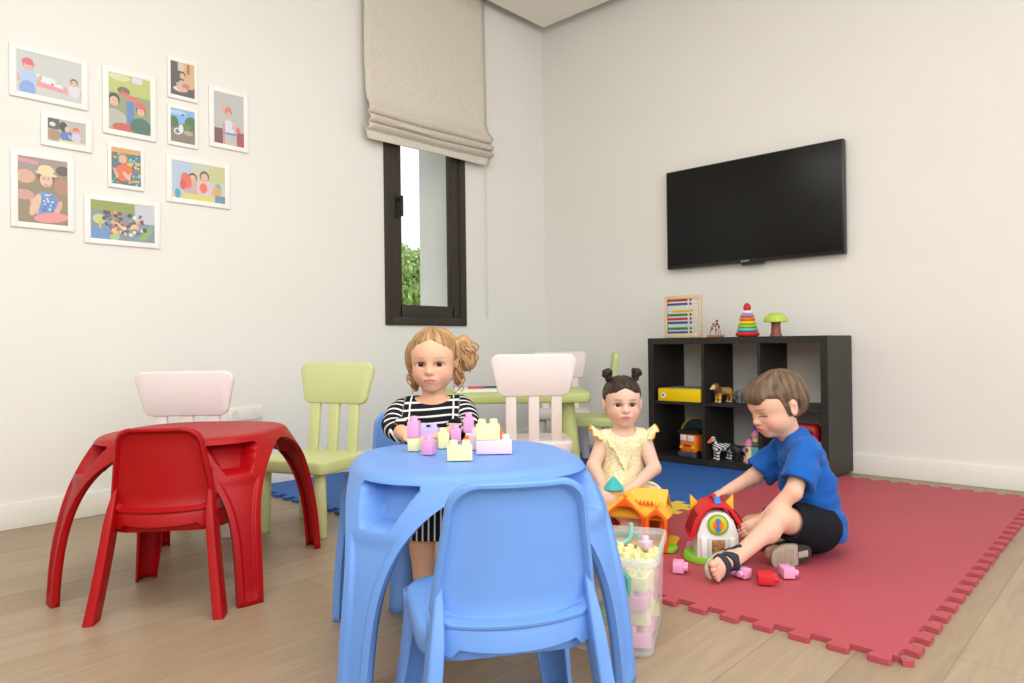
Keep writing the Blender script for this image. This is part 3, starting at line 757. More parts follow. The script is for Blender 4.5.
PH = [
 (.735, 1.028, 1.808, 2.031, 'white frame with two girls at a pink tea table, top left of the cluster',
  [('r', 0, 0, 1, 1, '#c7c9c6'), ('p', [(.28, .22), (.85, .16), (.83, .30), (.32, .36)], '#e58fa0'), ('p', [(.28, .36), (.72, .26), (.62, .45), (.28, .52)], '#dfe6ea')]+child(.17, .68, .30, HL, '#a9c3e8', '#d9566c')+[('e', .16, .10, .17, .20, 0, '#7f9fe0')]+child(.88, .48, .22, HB, '#d8d5df')+[('e', .62, .4, .05, .04, 0, '#b9c4c8'), ('r', .52, .31, .56, .36, '#e8465c')]),
 (1.087, 1.318, 1.725, 2.032, 'white frame with two faces in a green playroom, tall print',
  [('r', 0, 0, 1, 1, '#8f9a74'), ('r', 0, .66, 1, 1, '#b9c36a'), ('e', .25, .95, .25, .10, 0, '#d4d7a0'), ('r', .55, .9, .8, 1, '#d8d6e2'), ('e', .35, .72, .15, .1, 0, '#6b6250'), ('p', [(.28, .72), (.72, .62), (.72, .54), (.3, .64)], '#e06658'), ('r', .42, .15, .6, .55, '#4f83b8')]+child(.12, .52, .34, HD, '#b9b8b0')+[('e', .18, .2, .24, .22, 0, '#b5b6aa'), ('e', .35, .06, .28, .12, 0, '#c8504a')]+child(.76, .42, .30, HB, '#2f6a55', '#d8605c')+[('e', .76, .12, .26, .24, 0, '#2f6a55')]),
 (1.372, 1.516, 1.958, 2.158, 'small white frame with a dim brown indoor snapshot',
  [('r', 0, 0, 1, 1, '#4a4440'), ('r', .55, .25, 1, 1, '#d5ac7c'), ('r', .3, .75, .55, 1, '#cfc7b8'), ('r', .68, .7, .8, 1, '#b0622f'), ('e', .4, .2, .3, .12, 0, '#d9d4cc'), ('p', [(.5, .1), (1, .3), (1, .1)], '#5a4a40')]+child(.48, .62, .34, HB, '#c9b4a4')+[('e', .62, .32, .16, .09, 0, '#d86a52')]),
 (1.370, 1.515, 1.729, 1.927, 'small white frame with an outdoor scene of trees under blue sky',
  [('r', 0, 0, 1, 1, '#7e7568'), ('r', 0, .5, 1, 1, '#7fb0e6'), ('e', .3, .9, .35, .10, 0, '#a9cdf2'), ('e', .1, .6, .22, .25, 0, '#3f6a3a'), ('e', .85, .62, .28, .3, 0, '#41703a'), ('e', .55, .5, .3, .12, 0, '#55803f'), ('e', .5, .85, .06, .04, 0, '#27324a'), ('e', .28, .33, .16, .14, 0, '#e2e2de'), ('e', .28, .33, .1, .09, 0, '#77756c'), ('e', .72, .32, .2, .1, 0, '#b99f93'), ('e', .42, .42, .1, .2, 0, '#dfe3ea')]),
 (1.572, 1.780, 1.760, 2.068, 'white frame with a girl in a pink hat raising one arm',
  [('r', 0, 0, 1, 1, '#bcbebb'), ('r', 0, 0, .28, .3, '#6a4348'), ('r', .75, 0, 1, .28, '#a8403c'), ('e', .31, .70, .05, .16, 0, SK)]+child(.48, .62, .27, HB, '#dcd9ea', '#e0707e')+[('e', .48, .28, .2, .12, 0, '#dcd9ea'), ('r', .3, .2, .72, .24, '#5f86cc'), ('r', .28, 0, .36, .42, '#d98a88'), ('e', .8, .32, .08, .1, 0, '#d86a72'), ('e', .7, .45, .1, .05, 20, '#e6b48c')]),
 (.846, 1.043, 1.622, 1.768, 'small white frame with two children leaning over a table',
  [('r', 0, 0, 1, 1, '#b7b6ac'), ('r', 0, .55, .3, 1, '#4c4c4a'), ('e', .12, .75, .12, .1, 0, '#d8d8d4'), ('e', .15, .3, .28, .25, 0, '#a98468'), ('e', .5, .3, .26, .3, 10, '#3f74c4'), ('e', .4, .72, .16, .22, 0, HD), ('e', .5, .62, .09, .13, 0, SK2)]+child(.74, .60, .30, HL, '#cfc9de', '#e4604c')+[('r', .3, 0, 1, .12, '#d8d8a0')]),
 (.736, .970, 1.260, 1.585, 'white frame with a child in a cream sun hat',
  [('r', 0, 0, 1, 1, '#8d7d5c'), ('r', 0, .75, 1, 1, '#9b8a80'), ('e', .14, .7, .2, .16, 0, '#d9a58e'), ('e', .1, .42, .22, .12, 0, '#d0968c'), ('e', .88, .6, .16, .2, 0, '#b07a64'), ('e', .9, .85, .14, .12, 0, '#5a4038'), ('p', [(0, .98), (.4, .95), (.4, .9), (0, .92)], '#d88a94')]+child(.56, .70, .44, HB, '#5f8fc8', '#e6d3a4')+[('e', .58, .32, .2, .2, 0, '#5b8ac6')]+dots(3, 26, .45, .72, .2, .48, .025, ['#d6e2f0', '#34639c'])+[('e', .34, .28, .09, .28, -18, SK2), ('e', .66, .10, .36, .12, 8, '#e38f8e')]),
 (1.106, 1.261, 1.482, 1.685, 'small white frame with a child in orange sitting in a colourful ball pit',
  [('r', 0, 0, 1, 1, '#3b6f78'), ('r', 0, .88, 1, 1, '#e0a244')]+dots(5, 90, 0, 1, 0, .9, .055, ['#d8453c', '#3f78c8', '#e8c23c', '#43a05a', '#7fc4d8'])+child(.38, .72, .42, HL, '#e2652f')+[('e', .42, .42, .28, .2, 10, '#e2652f'), ('e', .5, .25, .07, .2, 40, SK2)]),
 (1.008, 1.331, 1.218, 1.438, 'wide white frame with a crowd of children in a classroom',
  [('r', 0, 0, 1, 1, '#7a8f9c'), ('r', 0, .75, .68, 1, '#8e9c3a'), ('r', .68, .5, 1, 1, '#c6cad4'), ('r', 0, 0, .3, .3, '#5f8fc4'), ('e', .13, .52, .16, .13, 0, '#c9d070'), ('r', .12, .28, .16, .5, '#b8c260'), ('e', .36, .12, .12, .16, 0, '#a9c890'), ('p', [(.72, .05), (.95, .5), (.98, .35), (.85, .05)], '#7fae62')]+dots(8, 46, .2, .85, .3, .72, .055, ['#dcae90', '#4a3a34', '#d85c5c', '#e8e2da', '#3c4c7a', '#e0b84c', '#6b4a38'])+dots(9, 30, .3, .75, .15, .45, .055, ['#e8c060', '#dcae90', '#c8506a', '#e8dfd4', '#47586e'])),
 (1.362, 1.676, 1.452, 1.680, 'wide white frame with two girls holding orange paper flowers',
  [('r', 0, 0, 1, 1, '#c9cbb0'), ('r', 0, .2, .35, 1, '#b4c6e0'), ('r', .7, .55, 1, 1, '#c8c788'), ('e', .86, .4, .1, .14, 0, '#7fa8b0'), ('e', .85, .28, .09, .16, 0, '#d8a848'), ('r', .8, 0, 1, .2, '#5f8ea8')]+child(.38, .58, .30, HB, '#c8a8b8')+[('e', .26, .5, .14, .22, 15, '#e8604c'), ('e', .2, .38, .09, .14, 0, '#d84c3c')]+child(.60, .66, .34, HB, '#d8c2cc')+[('e', .58, .36, .11, .14, 0, '#ea6a3a'), ('r', .2, 0, .78, .16, '#dcd06c'), ('e', .1, .12, .08, .14, 0, '#3fa0c0')]),
]
for x0, x1, z0, z1, lab, shapes in PH:
    w, h = x1-x0, z1-z0; big = w > .19
    pf = thing('picture_frame', lab, 'picture', ((x0+x1)/2, YW-.001, (z0+z1)/2), 0, 'framed snapshots on the left wall')
    bx, bz = (.026, .024) if big else (.015, .019)
    m = MB(); dpt = .011
    for sx in (-1, 1): m.box((sx*(w/2-bx/2), -dpt/2, 0), (bx, dpt, h), .003)
    for sz in (-1, 1): m.box((0, -dpt/2, sz*(h/2-bz/2)), (w-2*bx+.004, dpt, bz), .003)
    m.box((0, -.004, 0), (w-.01, .006, h-.01), 0); m.build('frame', m_wframe, pf)
    pw, phh = w-2*bx, h-2*bz
    bm = bmesh.new(); cl = bm.loops.layers.float_color.new('Col'); 
    for k, s_ in enumerate(shapes):
        yy = -.0074-.00002*k
        if s_[0] == 'r': pts = [(s_[1], s_[2]), (s_[3], s_[2]), (s_[3], s_[4]), (s_[1], s_[4])]; c = s_[5]
        elif s_[0] == 'p': pts = s_[1]; c = s_[2]
        else:
            _, cx, cy, rx, ry, ro_, c = s_; asp = pw/phh
            pts = []
            for i in range(20):
                a = 2*PI*i/20; ex, ey = rx*math.cos(a), ry*math.sin(a)
                pts.append((cx+(ex*math.cos(R(ro_))-ey*math.sin(R(ro_)))*(1 if asp < 1 else 1/asp), cy+(ex*math.sin(R(ro_))+ey*math.cos(R(ro_)))*(1 if asp >= 1 else asp)))
        pts = [(min(1, max(0, a)), min(1, max(0, b_))) for a, b_ in pts]
        q = [pts[0]]
        for p in pts[1:]:
            if abs(p[0]-q[-1][0])+abs(p[1]-q[-1][1]) > 1e-5: q.append(p)
        if len(q) < 3: continue
        f = bm.faces.new([bm.verts.new(((a-.5)*pw, yy, (b_-.5)*phh)) for a, b_ in q])
        if f.normal.y > 0: f.normal_flip()
        for l in f.loops: l[cl] = (*[min(1, .86*v+.10) for v in lin(c)], 1)
    me = bpy.data.meshes.new('photo'); bm.to_mesh(me); bm.free(); me.materials.append(m_print); link(bpy.data.objects.new('photo', me), pf)

# ================================================================ toys on top of the bookcase
zt = ZTOPB+.0005
wood = mat('light wood', '#dcc3a2', rough=.55, noise=.08, nscale=30)
cR, cB, cG, cY, cO, cP, cW = [plastic('toy '+n, h) for n, h in (('red', '#d02a2c'), ('blue', '#2e5c9e'), ('green', '#2f8a54'), ('yellow', '#f0c830'), ('orange', '#ee7a22'), ('purple', '#a883c4'), ('white', '#ecebe6'))]
cPk, cPd, cYl, cLv, cLg, cTe, cBk = plastic('block pink', '#eda3cb'), plastic('block rose', '#f0cfe0'), plastic('block cream', '#f0eeae'), plastic('block lilac', '#c3b3e6'), plastic('lime', '#8ed03c'), plastic('teal', '#4fbcb4'), plastic('toy black', '#1d1c1e')
ab = thing('abacus', 'wooden abacus with rows of red, blue and green beads on the bookcase', 'abacus', (3.90, 2.192, zt))
AW, AH = .250, .262
m = MB()
for s_ in (-1, 1): m.box((0, s_*(AW/2-.009), AH/2), (.022, .018, AH), .003)
m.box((0, 0, AH-.012), (.02, AW-.036, .022), .003); m.box((0, 0, .014), (.04, AW-.036, .026), .003); m.build('frame', wood, ab)
rodm = mat('rod', '#c9c2b2', rough=.3)
for zr, cm, n, yoff in ((.232, cR, 10, 0), (.208, cB, 10, 0), (.166, cY, 9, -.035), (.142, cG, 10, 0), (.117, cR, 10, 0), (.094, cB, 10, 0), (.058, cG, 10, 0), (.034, cB, 10, 0)):
    m = MB(); m.cyl((0, -AW/2+.016, zr), (0, AW/2-.016, zr), .0014, seg=6); m.build('rod', rodm, ab)
    m = MB(); m.ell((0, 0, 0), (.0092, .0072, .0092), 12); b0 = m.build('bead', cm, ab)
    for k in range(n):
        o = b0 if k == 0 else b0.copy()
        if k: link(o, ab)
        o.location = (0, AW/2-.026-.0155*k+yoff-(.012 if k == 9 else 0), zr)
bz_ = thing('bead_maze', 'small wooden bead maze with looped wires, between the abacus and the stacking rings', 'toy', (3.88, 1.968, zt)); bz_.scale = (.8, .8, .8)
m = MB(); m.box((0, 0, .009), (.085, .105, .018), .006); m.build('base', mat('terracotta wood', '#c87a58', rough=.5), bz_)
for k, (pts, cm) in enumerate(((lambda t: (.02*math.sin(t*6), -.04+.08*t, .018+.085*math.sin(PI*t)), cR), (lambda t: (-.02+.01*math.sin(t*9), .035-.06*t, .018+.06*math.sin(PI*t)+.012*math.sin(t*12)), cB), (lambda t: (.015, -.02+.03*t, .018+.11*math.sin(PI*t)), cG))):
    m = MB(); P_ = [pts(i/30) for i in range(31)]; m.tube(P_, .0022, 6); m.build('wire', cm, bz_)
    for t in (.25, .4, .62, .78):
        m = MB(); m.ell(pts(t), .0078, 12); m.build('bead', [cR, cG, cB, cO][(k+int(t*10)) % 4], bz_)
sr = thing('stacking_rings', 'rainbow stacking ring toy with a red top on the bookcase', 'toy', (3.87, 1.766, zt)); sr.scale = (.84, .84, .84)
def ring(z, ro_, h_, mm, nm='ring'):
    m = MB(); m.lathe([(.006, z), (ro_-h_*.5, z), (ro_-h_*.15, z+h_*.15), (ro_, z+h_*.5), (ro_-h_*.15, z+h_*.85), (ro_-h_*.5, z+h_), (.006, z+h_)], seg=36); m.build(nm, mm, sr)
ring(0, .079, .034, cR, 'base')
for z, ro_, mm in ((.0345, .071, plastic('toy aqua', '#63c3d2')), (.0585, .065, cLg), (.0825, .058, cY), (.1065, .053, cO), (.1305, .046, cP), (.1545, .036, cW)): ring(z, ro_, .0235, mm)
m = MB(); m.lathe([(0, .178), (.018, .178), (.026, .192), (.025, .206), (.014, .224), (0, .232)], seg=24); m.build('cap', cR, sr)
tt_ = thing('toy_tree', 'toy tree with a flat lime green crown and brown trunk on the bookcase', 'toy', (3.86, 1.597, zt))
m = MB(); m.lathe([(0, 0), (.034, 0), (.027, .02), (.024, .06), (.030, .09), (0, .09)], seg=14, sx=1, sy=1); m.build('trunk', mat('brown plastic', '#8a4a3a', rough=.5, noise=.2, nscale=40), tt_)
m = MB(); m.lathe([(0, .082), (.04, .082), (.064, .078), (.066, .088), (.056, .110), (.036, .124), (.015, .129), (0, .130)], seg=24); m.build('crown', mat('lime foliage', '#b5d356', rough=.6), tt_)

# ================================================================ toys in the bookcase
gb_ = thing('board_game', 'yellow game box lying on the bookcase\'s middle shelf', 'game box', (3.915, 2.165, ZSH+.0005))
m = MB(); m.box((0, 0, .038), (.25, .285, .076), .003); m.build('box_base', plastic('game yellow', '#f3cd0c'), gb_)
m = MB(); m.box((.01, 0, .0778), (.21, .25, .0028), .001); m.build('lid_picture', mat('game picture', '#8b8f82', rough=.4, noise=.4, nscale=18), gb_)
m = MB(); m.cyl((-.1255, .105, .035), (-.1268, .105, .035), .017, seg=20); m.build('emblem', cW, gb_)
m = MB(); m.cyl((-.1262, .108, .036), (-.1275, .108, .036), .008, seg=16); m.build('emblem', cR, gb_)

def beast(name, label, loc, rot, S, colf, extra=None, h=.0028, mane=False, trunk=False, horns=False, bulk=1., neck=0., face=(0, 0)):
    """four-legged figurine, faces -y, height S"""
    root = thing(name, label, 'toy animal', loc, rot, 'toy animals in the bookcase')
    F = SDF((-.6*S, -1.0*S, 0), (.6*S, .95*S, 1.25*S), h)
    for s_ in (-1, 1):
        F.cone((s_*.13*S, -.28*S, .5*S), (s_*.14*S, -.30*S, .24*S), .10*S*bulk, .065*S*bulk); F.cone((s_*.14*S, -.30*S, .24*S), (s_*.14*S, -.30*S, .03*S), .06*S*bulk, .055*S*bulk); F.ell((s_*.14*S, -.325*S, .03*S), (.065*S, .08*S, .04*S))
        F.cone((s_*.13*S, .36*S, .5*S), (s_*.14*S, .42*S, .26*S), .125*S*bulk, .065*S*bulk); F.cone((s_*.14*S, .42*S, .26*S), (s_*.14*S, .37*S, .03*S), .058*S*bulk, .052*S*bulk); F.ell((s_*.14*S, .345*S, .03*S), (.065*S, .08*S, .04*S))
    F.cone((0, -.25*S, .60*S), (0, .32*S, .60*S), .20*S*bulk, .19*S*bulk, k=.02)
    hz = .80*S+neck*S
    F.cone((0, -.30*S, .64*S), (0, -.46*S, hz), .15*S*bulk, .11*S*bulk, k=.02)
    F.ell((0, -.52*S, hz+.03*S), (.125*S, .14*S, .13*S)); F.cone((0, -.58*S, hz), (0, -.74*S, hz-.07*S), .095*S, .065*S)
    for s_ in (-1, 1): F.ell((s_*.11*S, -.46*S, hz+.15*S), (.045*S, .03*S, .065*S)) if not trunk else F.ell((s_*.17*S, -.44*S, hz), (.11*S, .03*S, .15*S))
    if mane: F.ell((0, -.42*S, hz-.02*S), (.25*S, .15*S, .27*S), k=.01)
    if trunk:
        F.cone((0, -.70*S, hz-.06*S), (0, -.78*S, .42*S), .06*S, .045*S); F.cone((0, -.78*S, .42*S), (0, -.82*S, .2*S), .045*S, .03*S)
    if horns:
        for s_ in (-1, 1): F.cone((s_*.09*S, -.5*S, hz+.13*S), (s_*.24*S, -.52*S, hz+.24*S), .035*S, .012*S)
    F.cone((0, .50*S, .66*S), (.03*S, .62*S, .36*S), .03*S, .022*S); F.ell((.03*S, .62*S, .32*S), .035*S)
    skin_mesh('body', F.mesh(), vcol_mat('figurine plastic', rough=.5), root, col=lambda P: colf(P/S))
    m = MB()
    for s_ in (-1, 1): m.ell((s_*.10*S, -.60*S, hz+.06*S), .022*S, 10)
    m.build('eyes', cBk, root)
    return root
def flat(c): c = np.array(lin(c)); return lambda P: np.tile(c, (len(P), 1))
def lionc(P):
    o = np.tile(lin('#b98a50'), (len(P), 1)); o[(P[:, 1] < -.22) & (P[:, 2] > .5) & (P[:, 1] > -.56)] = lin('#6d4026'); o[(P[:, 1] < -.6)] = lin('#d9b98c'); o[(P[:, 2] < .4) & (P[:, 1] < 0)] = lin('#d9a33c'); o[P[:, 2] < .06] = lin('#e8e0cc'); return o
def zebrac(P):
    t = np.sin((P[:, 1]*1.0+.25*np.sin(P[:, 2]*9))*26); o = np.where(t[:, None] > -.1, np.array(lin('#e9e7e2')), np.array(lin('#17171a'))); lg = P[:, 2] < .42
    t2 = np.sin(P[:, 2]*40); o[lg] = np.where(t2[lg][:, None] > -.3, np.array(lin('#e9e7e2')), np.array(lin('#17171a'))); o[(P[:, 1] < -.6) & (P[:, 2] > .6)] = lin('#dc6a2a'); return o
beast('toy_lion', 'brown maned toy lion on the middle shelf beside the grey toy elephant', (3.88, 1.925, ZSH+.0005), R(-118), .112, lionc, mane=True)
beast('toy_elephant', 'grey toy elephant on the middle shelf to the right of the lion', (3.89, 1.822, ZSH+.0005), R(-50), .088, flat('#77787c'), trunk=True, bulk=1.35)
beast('toy_tiger', 'orange toy animal half hidden behind the boy\'s hair', (3.89, 1.692, ZSH+.0005), R(-70), .105, flat('#e28a1e'))
beast('toy_zebra', 'black and white toy zebra on the bottom shelf', (3.86, 1.925, ZLO+.0005), R(-125), .118, zebrac, neck=.14)
beast('toy_bull', 'black toy bull on the bottom shelf between the zebra and the toy castle', (3.885, 1.815, ZLO+.0005), R(-150), .098, flat('#232326'), horns=True, bulk=1.35)
# orange toy engine (plain front) with a round drum behind it
en = thing('toy_engine', 'orange toy engine with dark buffers on the bottom shelf', 'toy', (3.875, 2.105, ZLO+.0005), R(-6))
m = MB(); m.box((0, 0, .085), (.17, .115, .115), .016, 3); m.build('body', cO, en)
m = MB(); m.box((0, 0, .152), (.19, .135, .018), .006); m.build('roof', cBk, en)
m = MB(); m.box((-.005, 0, .018), (.19, .120, .034), .008); m.build('chassis', plastic('toy grey', '#4a4c52'), en)
for s_ in (-1, 1):
    m = MB(); m.box((-.086, s_*.026, .116), (.004, .042, .034), .006); m.build('window', cW, en)
    m = MB(); m.cyl((-.084, s_*.04, .062), (-.092, s_*.04, .062), .009, seg=16); m.build('headlamp', cY, en)
    m = MB(); m.cyl((-.094, s_*.034, .022), (-.108, s_*.034, .022), .013, seg=16); m.build('buffer', plastic('toy grey', '#4a4c52'), en)
    for x in (-.055, .055):
        m = MB(); m.cyl((x, s_*.062, .022), (x, s_*.050, .022), .022, seg=20); m.build('wheel', cBk, en)
m = MB(); m.box((-.0865, 0, .072), (.003, .05, .010), .004); m.build('grille', mat('toy brown', '#8a3a1c', rough=.5), en)
dr = thing('toy_drum', 'dark blue round toy drum with a yellow rim behind the orange engine', 'toy', (4.02, 2.155, ZLO+.0005), R(8))
m = MB(); m.cyl((-.035, 0, .115), (.045, 0, .115), .103, seg=40, bev=.008); m.build('shell', plastic('toy navy', '#22344c'), dr)
m = MB(); m.tube([(-.036, .104*math.cos(2*PI*i/40), .115+.104*math.sin(2*PI*i/40)) for i in range(40)], .007, 8, True); m.build('rim', plastic('toy ochre', '#b59a2c'), dr)
m = MB(); m.box((.005, 0, .006), (.1, .12, .012), .003); m.build('foot', cBk, dr)
m = MB()
for a in range(4): m.box((-.038, .03*math.cos(a*1.57+.4), .12+.03*math.sin(a*1.57+.4)), (.004, .03, .012), .002, rot=(a*1.57, 0, 0))
m.build('decal', plastic('toy sky', '#6d92b8'), dr)
# castle
ca = thing('toy_castle', 'pink and yellow toy castle with purple windows on the bottom shelf', 'toy', (3.87, 1.725, ZLO+.0005), R(-15))
m = MB(); m.lathe([(0, 0), (.072, 0), (.074, .008), (.068, .016), (0, .016)], seg=30, sy=.95); m.build('base', plastic('castle base', '#eda6c4'), ca)
m = MB(); m.box((0, -.02, .055), (.075, .075, .08), .006); m.build('keep', plastic('castle blue', '#6fb4c8'), ca)
m = MB(); m.box((0, -.02, .105), (.08, .08, .03), .01); m.build('keep_roof', plastic('castle grey', '#6b6a5c'), ca)
for (x, y_, h_, r_) in ((-.02, .042, .062, .022), (-.03, .022, .10, .022), (0, 0, .15, .022)):
    m = MB(); m.lathe([(0, .014), (r_, .014), (r_*.9, h_), (0, h_)], (x, y_, 0), 20); tw = m.build('tower', plastic('castle yellow', '#efe08c'), ca)
    m = MB(); m.lathe([(0, h_), (r_*1.35, h_), (r_*1.1, h_+.016), (r_*.3, h_+.036), (0, h_+.038)], (x, y_, 0), 20); m.build('tower_roof', plastic('castle pink', '#e67fae'), tw)
    m = MB(); m.ell((x-r_*.9, y_, h_*.72), (.005, .010, .013), 14); m.build('tower_window', plastic('castle purple', '#5d4aa8'), tw)
m = MB(); m.cyl((0, 0, .185), (0, 0, .206), .012, .015, 16); m.build('turret', plastic('castle violet', '#5a5cc0'), ca)
rt_ = thing('toy_car', 'red toy car on the bottom shelf behind the boy\'s shoulder', 'toy', (3.90, 1.435, ZLO+.0005), R(5))
m = MB(); m.box((0, 0, .105), (.13, .24, .09), .02, 3); m.box((0, .02, .185), (.11, .15, .1), .03, 3); m.build('body', cR, rt_)
m = MB(); m.box((0, .02, .192), (.114, .11, .05), .012); m.build('windows', mat('toy smoked', '#3a2526', rough=.3), rt_)
m = MB(); m.box((0, 0, .052), (.128, .245, .03), .008); m.build('bumper', cLg, rt_)
for x in (-1, 1):
    for y_ in (-1, 1):
        m = MB(); m.cyl((x*.05, y_*.075, .042), (x*.072, y_*.075, .042), .042, seg=24, bev=.006); m.build('wheel', cBk, rt_)
# ================================================================ building blocks
BU = .0294
def block(label, loc, rot, nx, ny, m_, h=.034, group=None, rx=0., ry=0., name='toy_block'):
    m = MB(); m.box((0, 0, h/2), (BU*nx-.0006, BU*ny-.0006, h), .0022)
    sd = .0125
    for i in range(nx):
        for j in range(ny):
            x, y = (i-(nx-1)/2)*BU, (j-(ny-1)/2)*BU
            m.lathe([(0, h-.0005), (.0098, h-.0005), (.0094, h+sd-.002), (.0078, h+sd), (0, h+sd)], (x, y, 0), 16)
    o = m.build(name, m_, smooth=40); o.location = loc; o.rotation_euler = (rx, ry, rot)
    return tag(o, label, 'block', group)
TZ = ZTOP+.0005
def tb(label, r, q, nx, ny, m_, h=.034, z=0., rot=0., g='building blocks on the blue table'):
    r *= 1.037; q *= 1.037; c = W(r, q); return block(label, (c[0], c[1], TZ+z), A0+R(rot), nx, ny, m_, h, g)
tb('cream block at the left end of the table blocks, a pink one on top', -.242, 1.735, 1, 1, cYl, .033, rot=-12)
tb('pink block stacked on the cream block at the left end of the table blocks', -.243, 1.735, 1, 1, cPk, .042, .0335, -6)
tb('short pink block with one stud, second from left at the front on the blue table', -.200, 1.675, 1, 1, cPk, .036, rot=-20)
tb('lilac two-stud block standing behind the pink blocks on the blue table', -.226, 1.885, 2, 1, cLv, .040, rot=-6)
tb('cream block behind the front cream one, left of the pink tower, on the blue table', -.176, 1.775, 1, 1, cYl, .040, rot=15)
tb('pink single-stud block in the middle of the back row on the blue table', -.153, 1.885, 1, 1, cPk, .036, rot=4)
tb('cream two-stud block standing alone at the front edge of the table blocks', -.120, 1.585, 2, 1, cYl, .034, rot=3)
tb('pale rose block beneath the tall pink block on the blue table', -.114, 1.90, 1, 1, cPd, .024, rot=2)
tb('tall pink block on the pale rose block, highest pink one on the table', -.119, 1.90, 1, 1, cPk, .042, .0245, 2)
tb('pale rose single-stud block behind the front cream block on the table', -.094, 1.745, 1, 1, cPd, .040, rot=3)
tb('long pale rose three-stud block at the right end of the blocks on the blue table', -.046, 1.675, 3, 1, cPd, .034, rot=3)
tb('cream two-stud block stacked on the long pale rose block', -.060, 1.6745, 2, 1, cYl, .038, .0345, 3)
tb('small orange block peeping out behind the long pale rose block', -.036, 1.715, 1, 1, cO, .046, rot=8)
ob = tb('tiny orange block between the pink tower and the cream front block', -.118, 1.80, 1, 1, cO, .034, rot=30); ob.scale = (.55, .55, .62)
MZ = MH+.0015
g = 'loose blocks on the red mat'
def mb_(label, x, y, nx, ny, m_, rot, z=BU/2):
    block(label, (x, y, MZ+z), rot, nx, ny, m_, .036, g, rx=0, ry=PI/2)
block('pink block lying on the red mat between the clear tub and the toy barn', (1.985, 1.163, MZ+BU/2+.003), A0+R(-15), 1, 2, cPk, .034, g, ry=PI/2)
block('pink block lying on the red mat against the left side of the toy barn', (2.235, 1.232, MZ+BU/2+.003), A0+R(-60), 1, 2, cPk, .030, g, ry=PI/2)
block('pink block with its stud to the left, touching the red block on the mat', (2.085, .972, MZ+BU/2+.003), A0+R(-150), 1, 2, cPk, .030, g, ry=PI/2)
block('red block lying on the red mat in front of the boy\'s shoes', (2.052, .917, MZ+BU/2+.004), A0+R(-12), 1, 2, cR, .046, g, ry=PI/2)
block('pink block lying on the red mat below the sole of the boy\'s shoe', (2.150, .885, MZ+BU/2+.004), A0+R(-2), 1, 2, cPk, .034, g, ry=PI/2)

# ================================================================ clear plastic tub and what is in it
m_clear = bpy.data.materials.new('clear plastic'); m_clear.use_nodes = True
cb = m_clear.node_tree.nodes['Principled BSDF']; cb.inputs['Base Color'].default_value = (.86, .84, .82, 1); cb.inputs['Roughness'].default_value = .32; cb.inputs['Alpha'].default_value = .25; cb.inputs['Specular IOR Level'].default_value = .6
bc = W(.266, 1.815)
tub = thing('storage_tub', 'clear plastic storage tub full of toys beside the blue table', 'storage box', (bc[0], bc[1], .0005), A0+R(-17))
TW, TL, TH_ = .210, .288, .232
def tring(sc_, z, r=.028): return [(x*sc_, y*(1-(1-sc_)*.7), z) for x, y in rrect(TW, TL, r, 6)]
m = MB(); m.loft([tring(.02, .003), tring(.80, .003), tring(.90, .001), tring(.925, .006), tring(.96, .12), tring(.99, TH_), tring(1.0, TH_), tring(1.055, TH_-.002), tring(1.06, TH_-.014), tring(1.045, TH_-.014), tring(1.04, TH_-.006), tring(1.0, TH_-.006), tring(.955, .12), tring(.915, .008), tring(.89, .005), tring(.02, .006)][::1]); m.build('body', m_clear, tub, 40)
m = MB(); m.loft([tring(.995, TH_), tring(1.0, TH_+.003), tring(1.05, TH_+.003), tring(1.064, TH_-.001), tring(1.064, TH_-.015), tring(1.056, TH_-.015)], cap=False); rim = m.build('rim', m_clear, tub, 40); solidify(rim, .002)
m_tealh = bpy.data.materials.new('clear teal'); m_tealh.use_nodes = True
hb = m_tealh.node_tree.nodes['Principled BSDF']; hb.inputs['Base Color'].default_value = (*lin('#4fae98'), 1); hb.inputs['Roughness'].default_value = .3; hb.inputs['Alpha'].default_value = .75
for yy, s_ in ((-TL/2-.009, -1), (TL/2+.009, 1)):
    m = MB(); m.tube([(-.042, yy+s_*.002, .150), (-.045, yy+s_*.004, .19), (-.030, yy+s_*.006, .208), (.030, yy+s_*.006, .208), (.045, yy+s_*.004, .19), (.042, yy+s_*.002, .150)], .0085, 8); m.build('handle', m_tealh, tub)
mats_in = [(cPk, 'pink'), (cYl, 'cream'), (cPd, 'pale rose'), (plastic('toy amber', '#d8963c'), 'amber'), (plastic('toy mid green', '#6fae3e'), 'green'), (cR, 'red')]
q = random.Random(4)
layout = [[3, 3, 0, 3, 4, 0, 3, 0, 1], [4, 4, 1, 4, 0, 1, 3, 2, 0], [3, 3, 0, 3, 0, 1, 0, 2, 0], [5, 0, 1, 5, 1, 1, 0, 1, 1]]
Mt = Matrix.Translation((bc[0], bc[1], .0005)) @ Matrix.Rotation(A0+R(-17), 4, 'Z')
for L_, row in enumerate(layout):
    for k, ci in enumerate(row):
        i, j = k % 3, k//3
        p = Mt @ Vector(((i-1)*.0585+q.uniform(-.002, .002), (j-1)*.083+q.uniform(-.008, .008), .011+L_*.0475))
        if L_ == 3 and k < 4 and False: continue
        block('%s block among the toys inside the clear tub' % mats_in[ci][1], p, A0+R(-17)+q.choice((0, 0, PI/2))*0+R(q.uniform(-16, 16)), 2, 2 if (k+L_) % 3 else 1, mats_in[ci][0], .0345, 'toy blocks inside the clear tub', rx=R(q.uniform(-7, 7)), ry=R(q.uniform(-7, 7)))
p = Mt @ Vector((-.01, .112, .199))
hk = thing('toy_hook', 'pale teal curved toy hook sticking out of the clear tub', 'toy', p, A0)
m = MB(); m.tube([(-.035, 0, .012), (-.022, 0, .002), (0, 0, -.002), (.02, 0, .004), (.028, 0, .02), (.028, 0, .052)], .006, 8); m.build('hook', plastic('pale teal', '#8fd6c8'), hk)
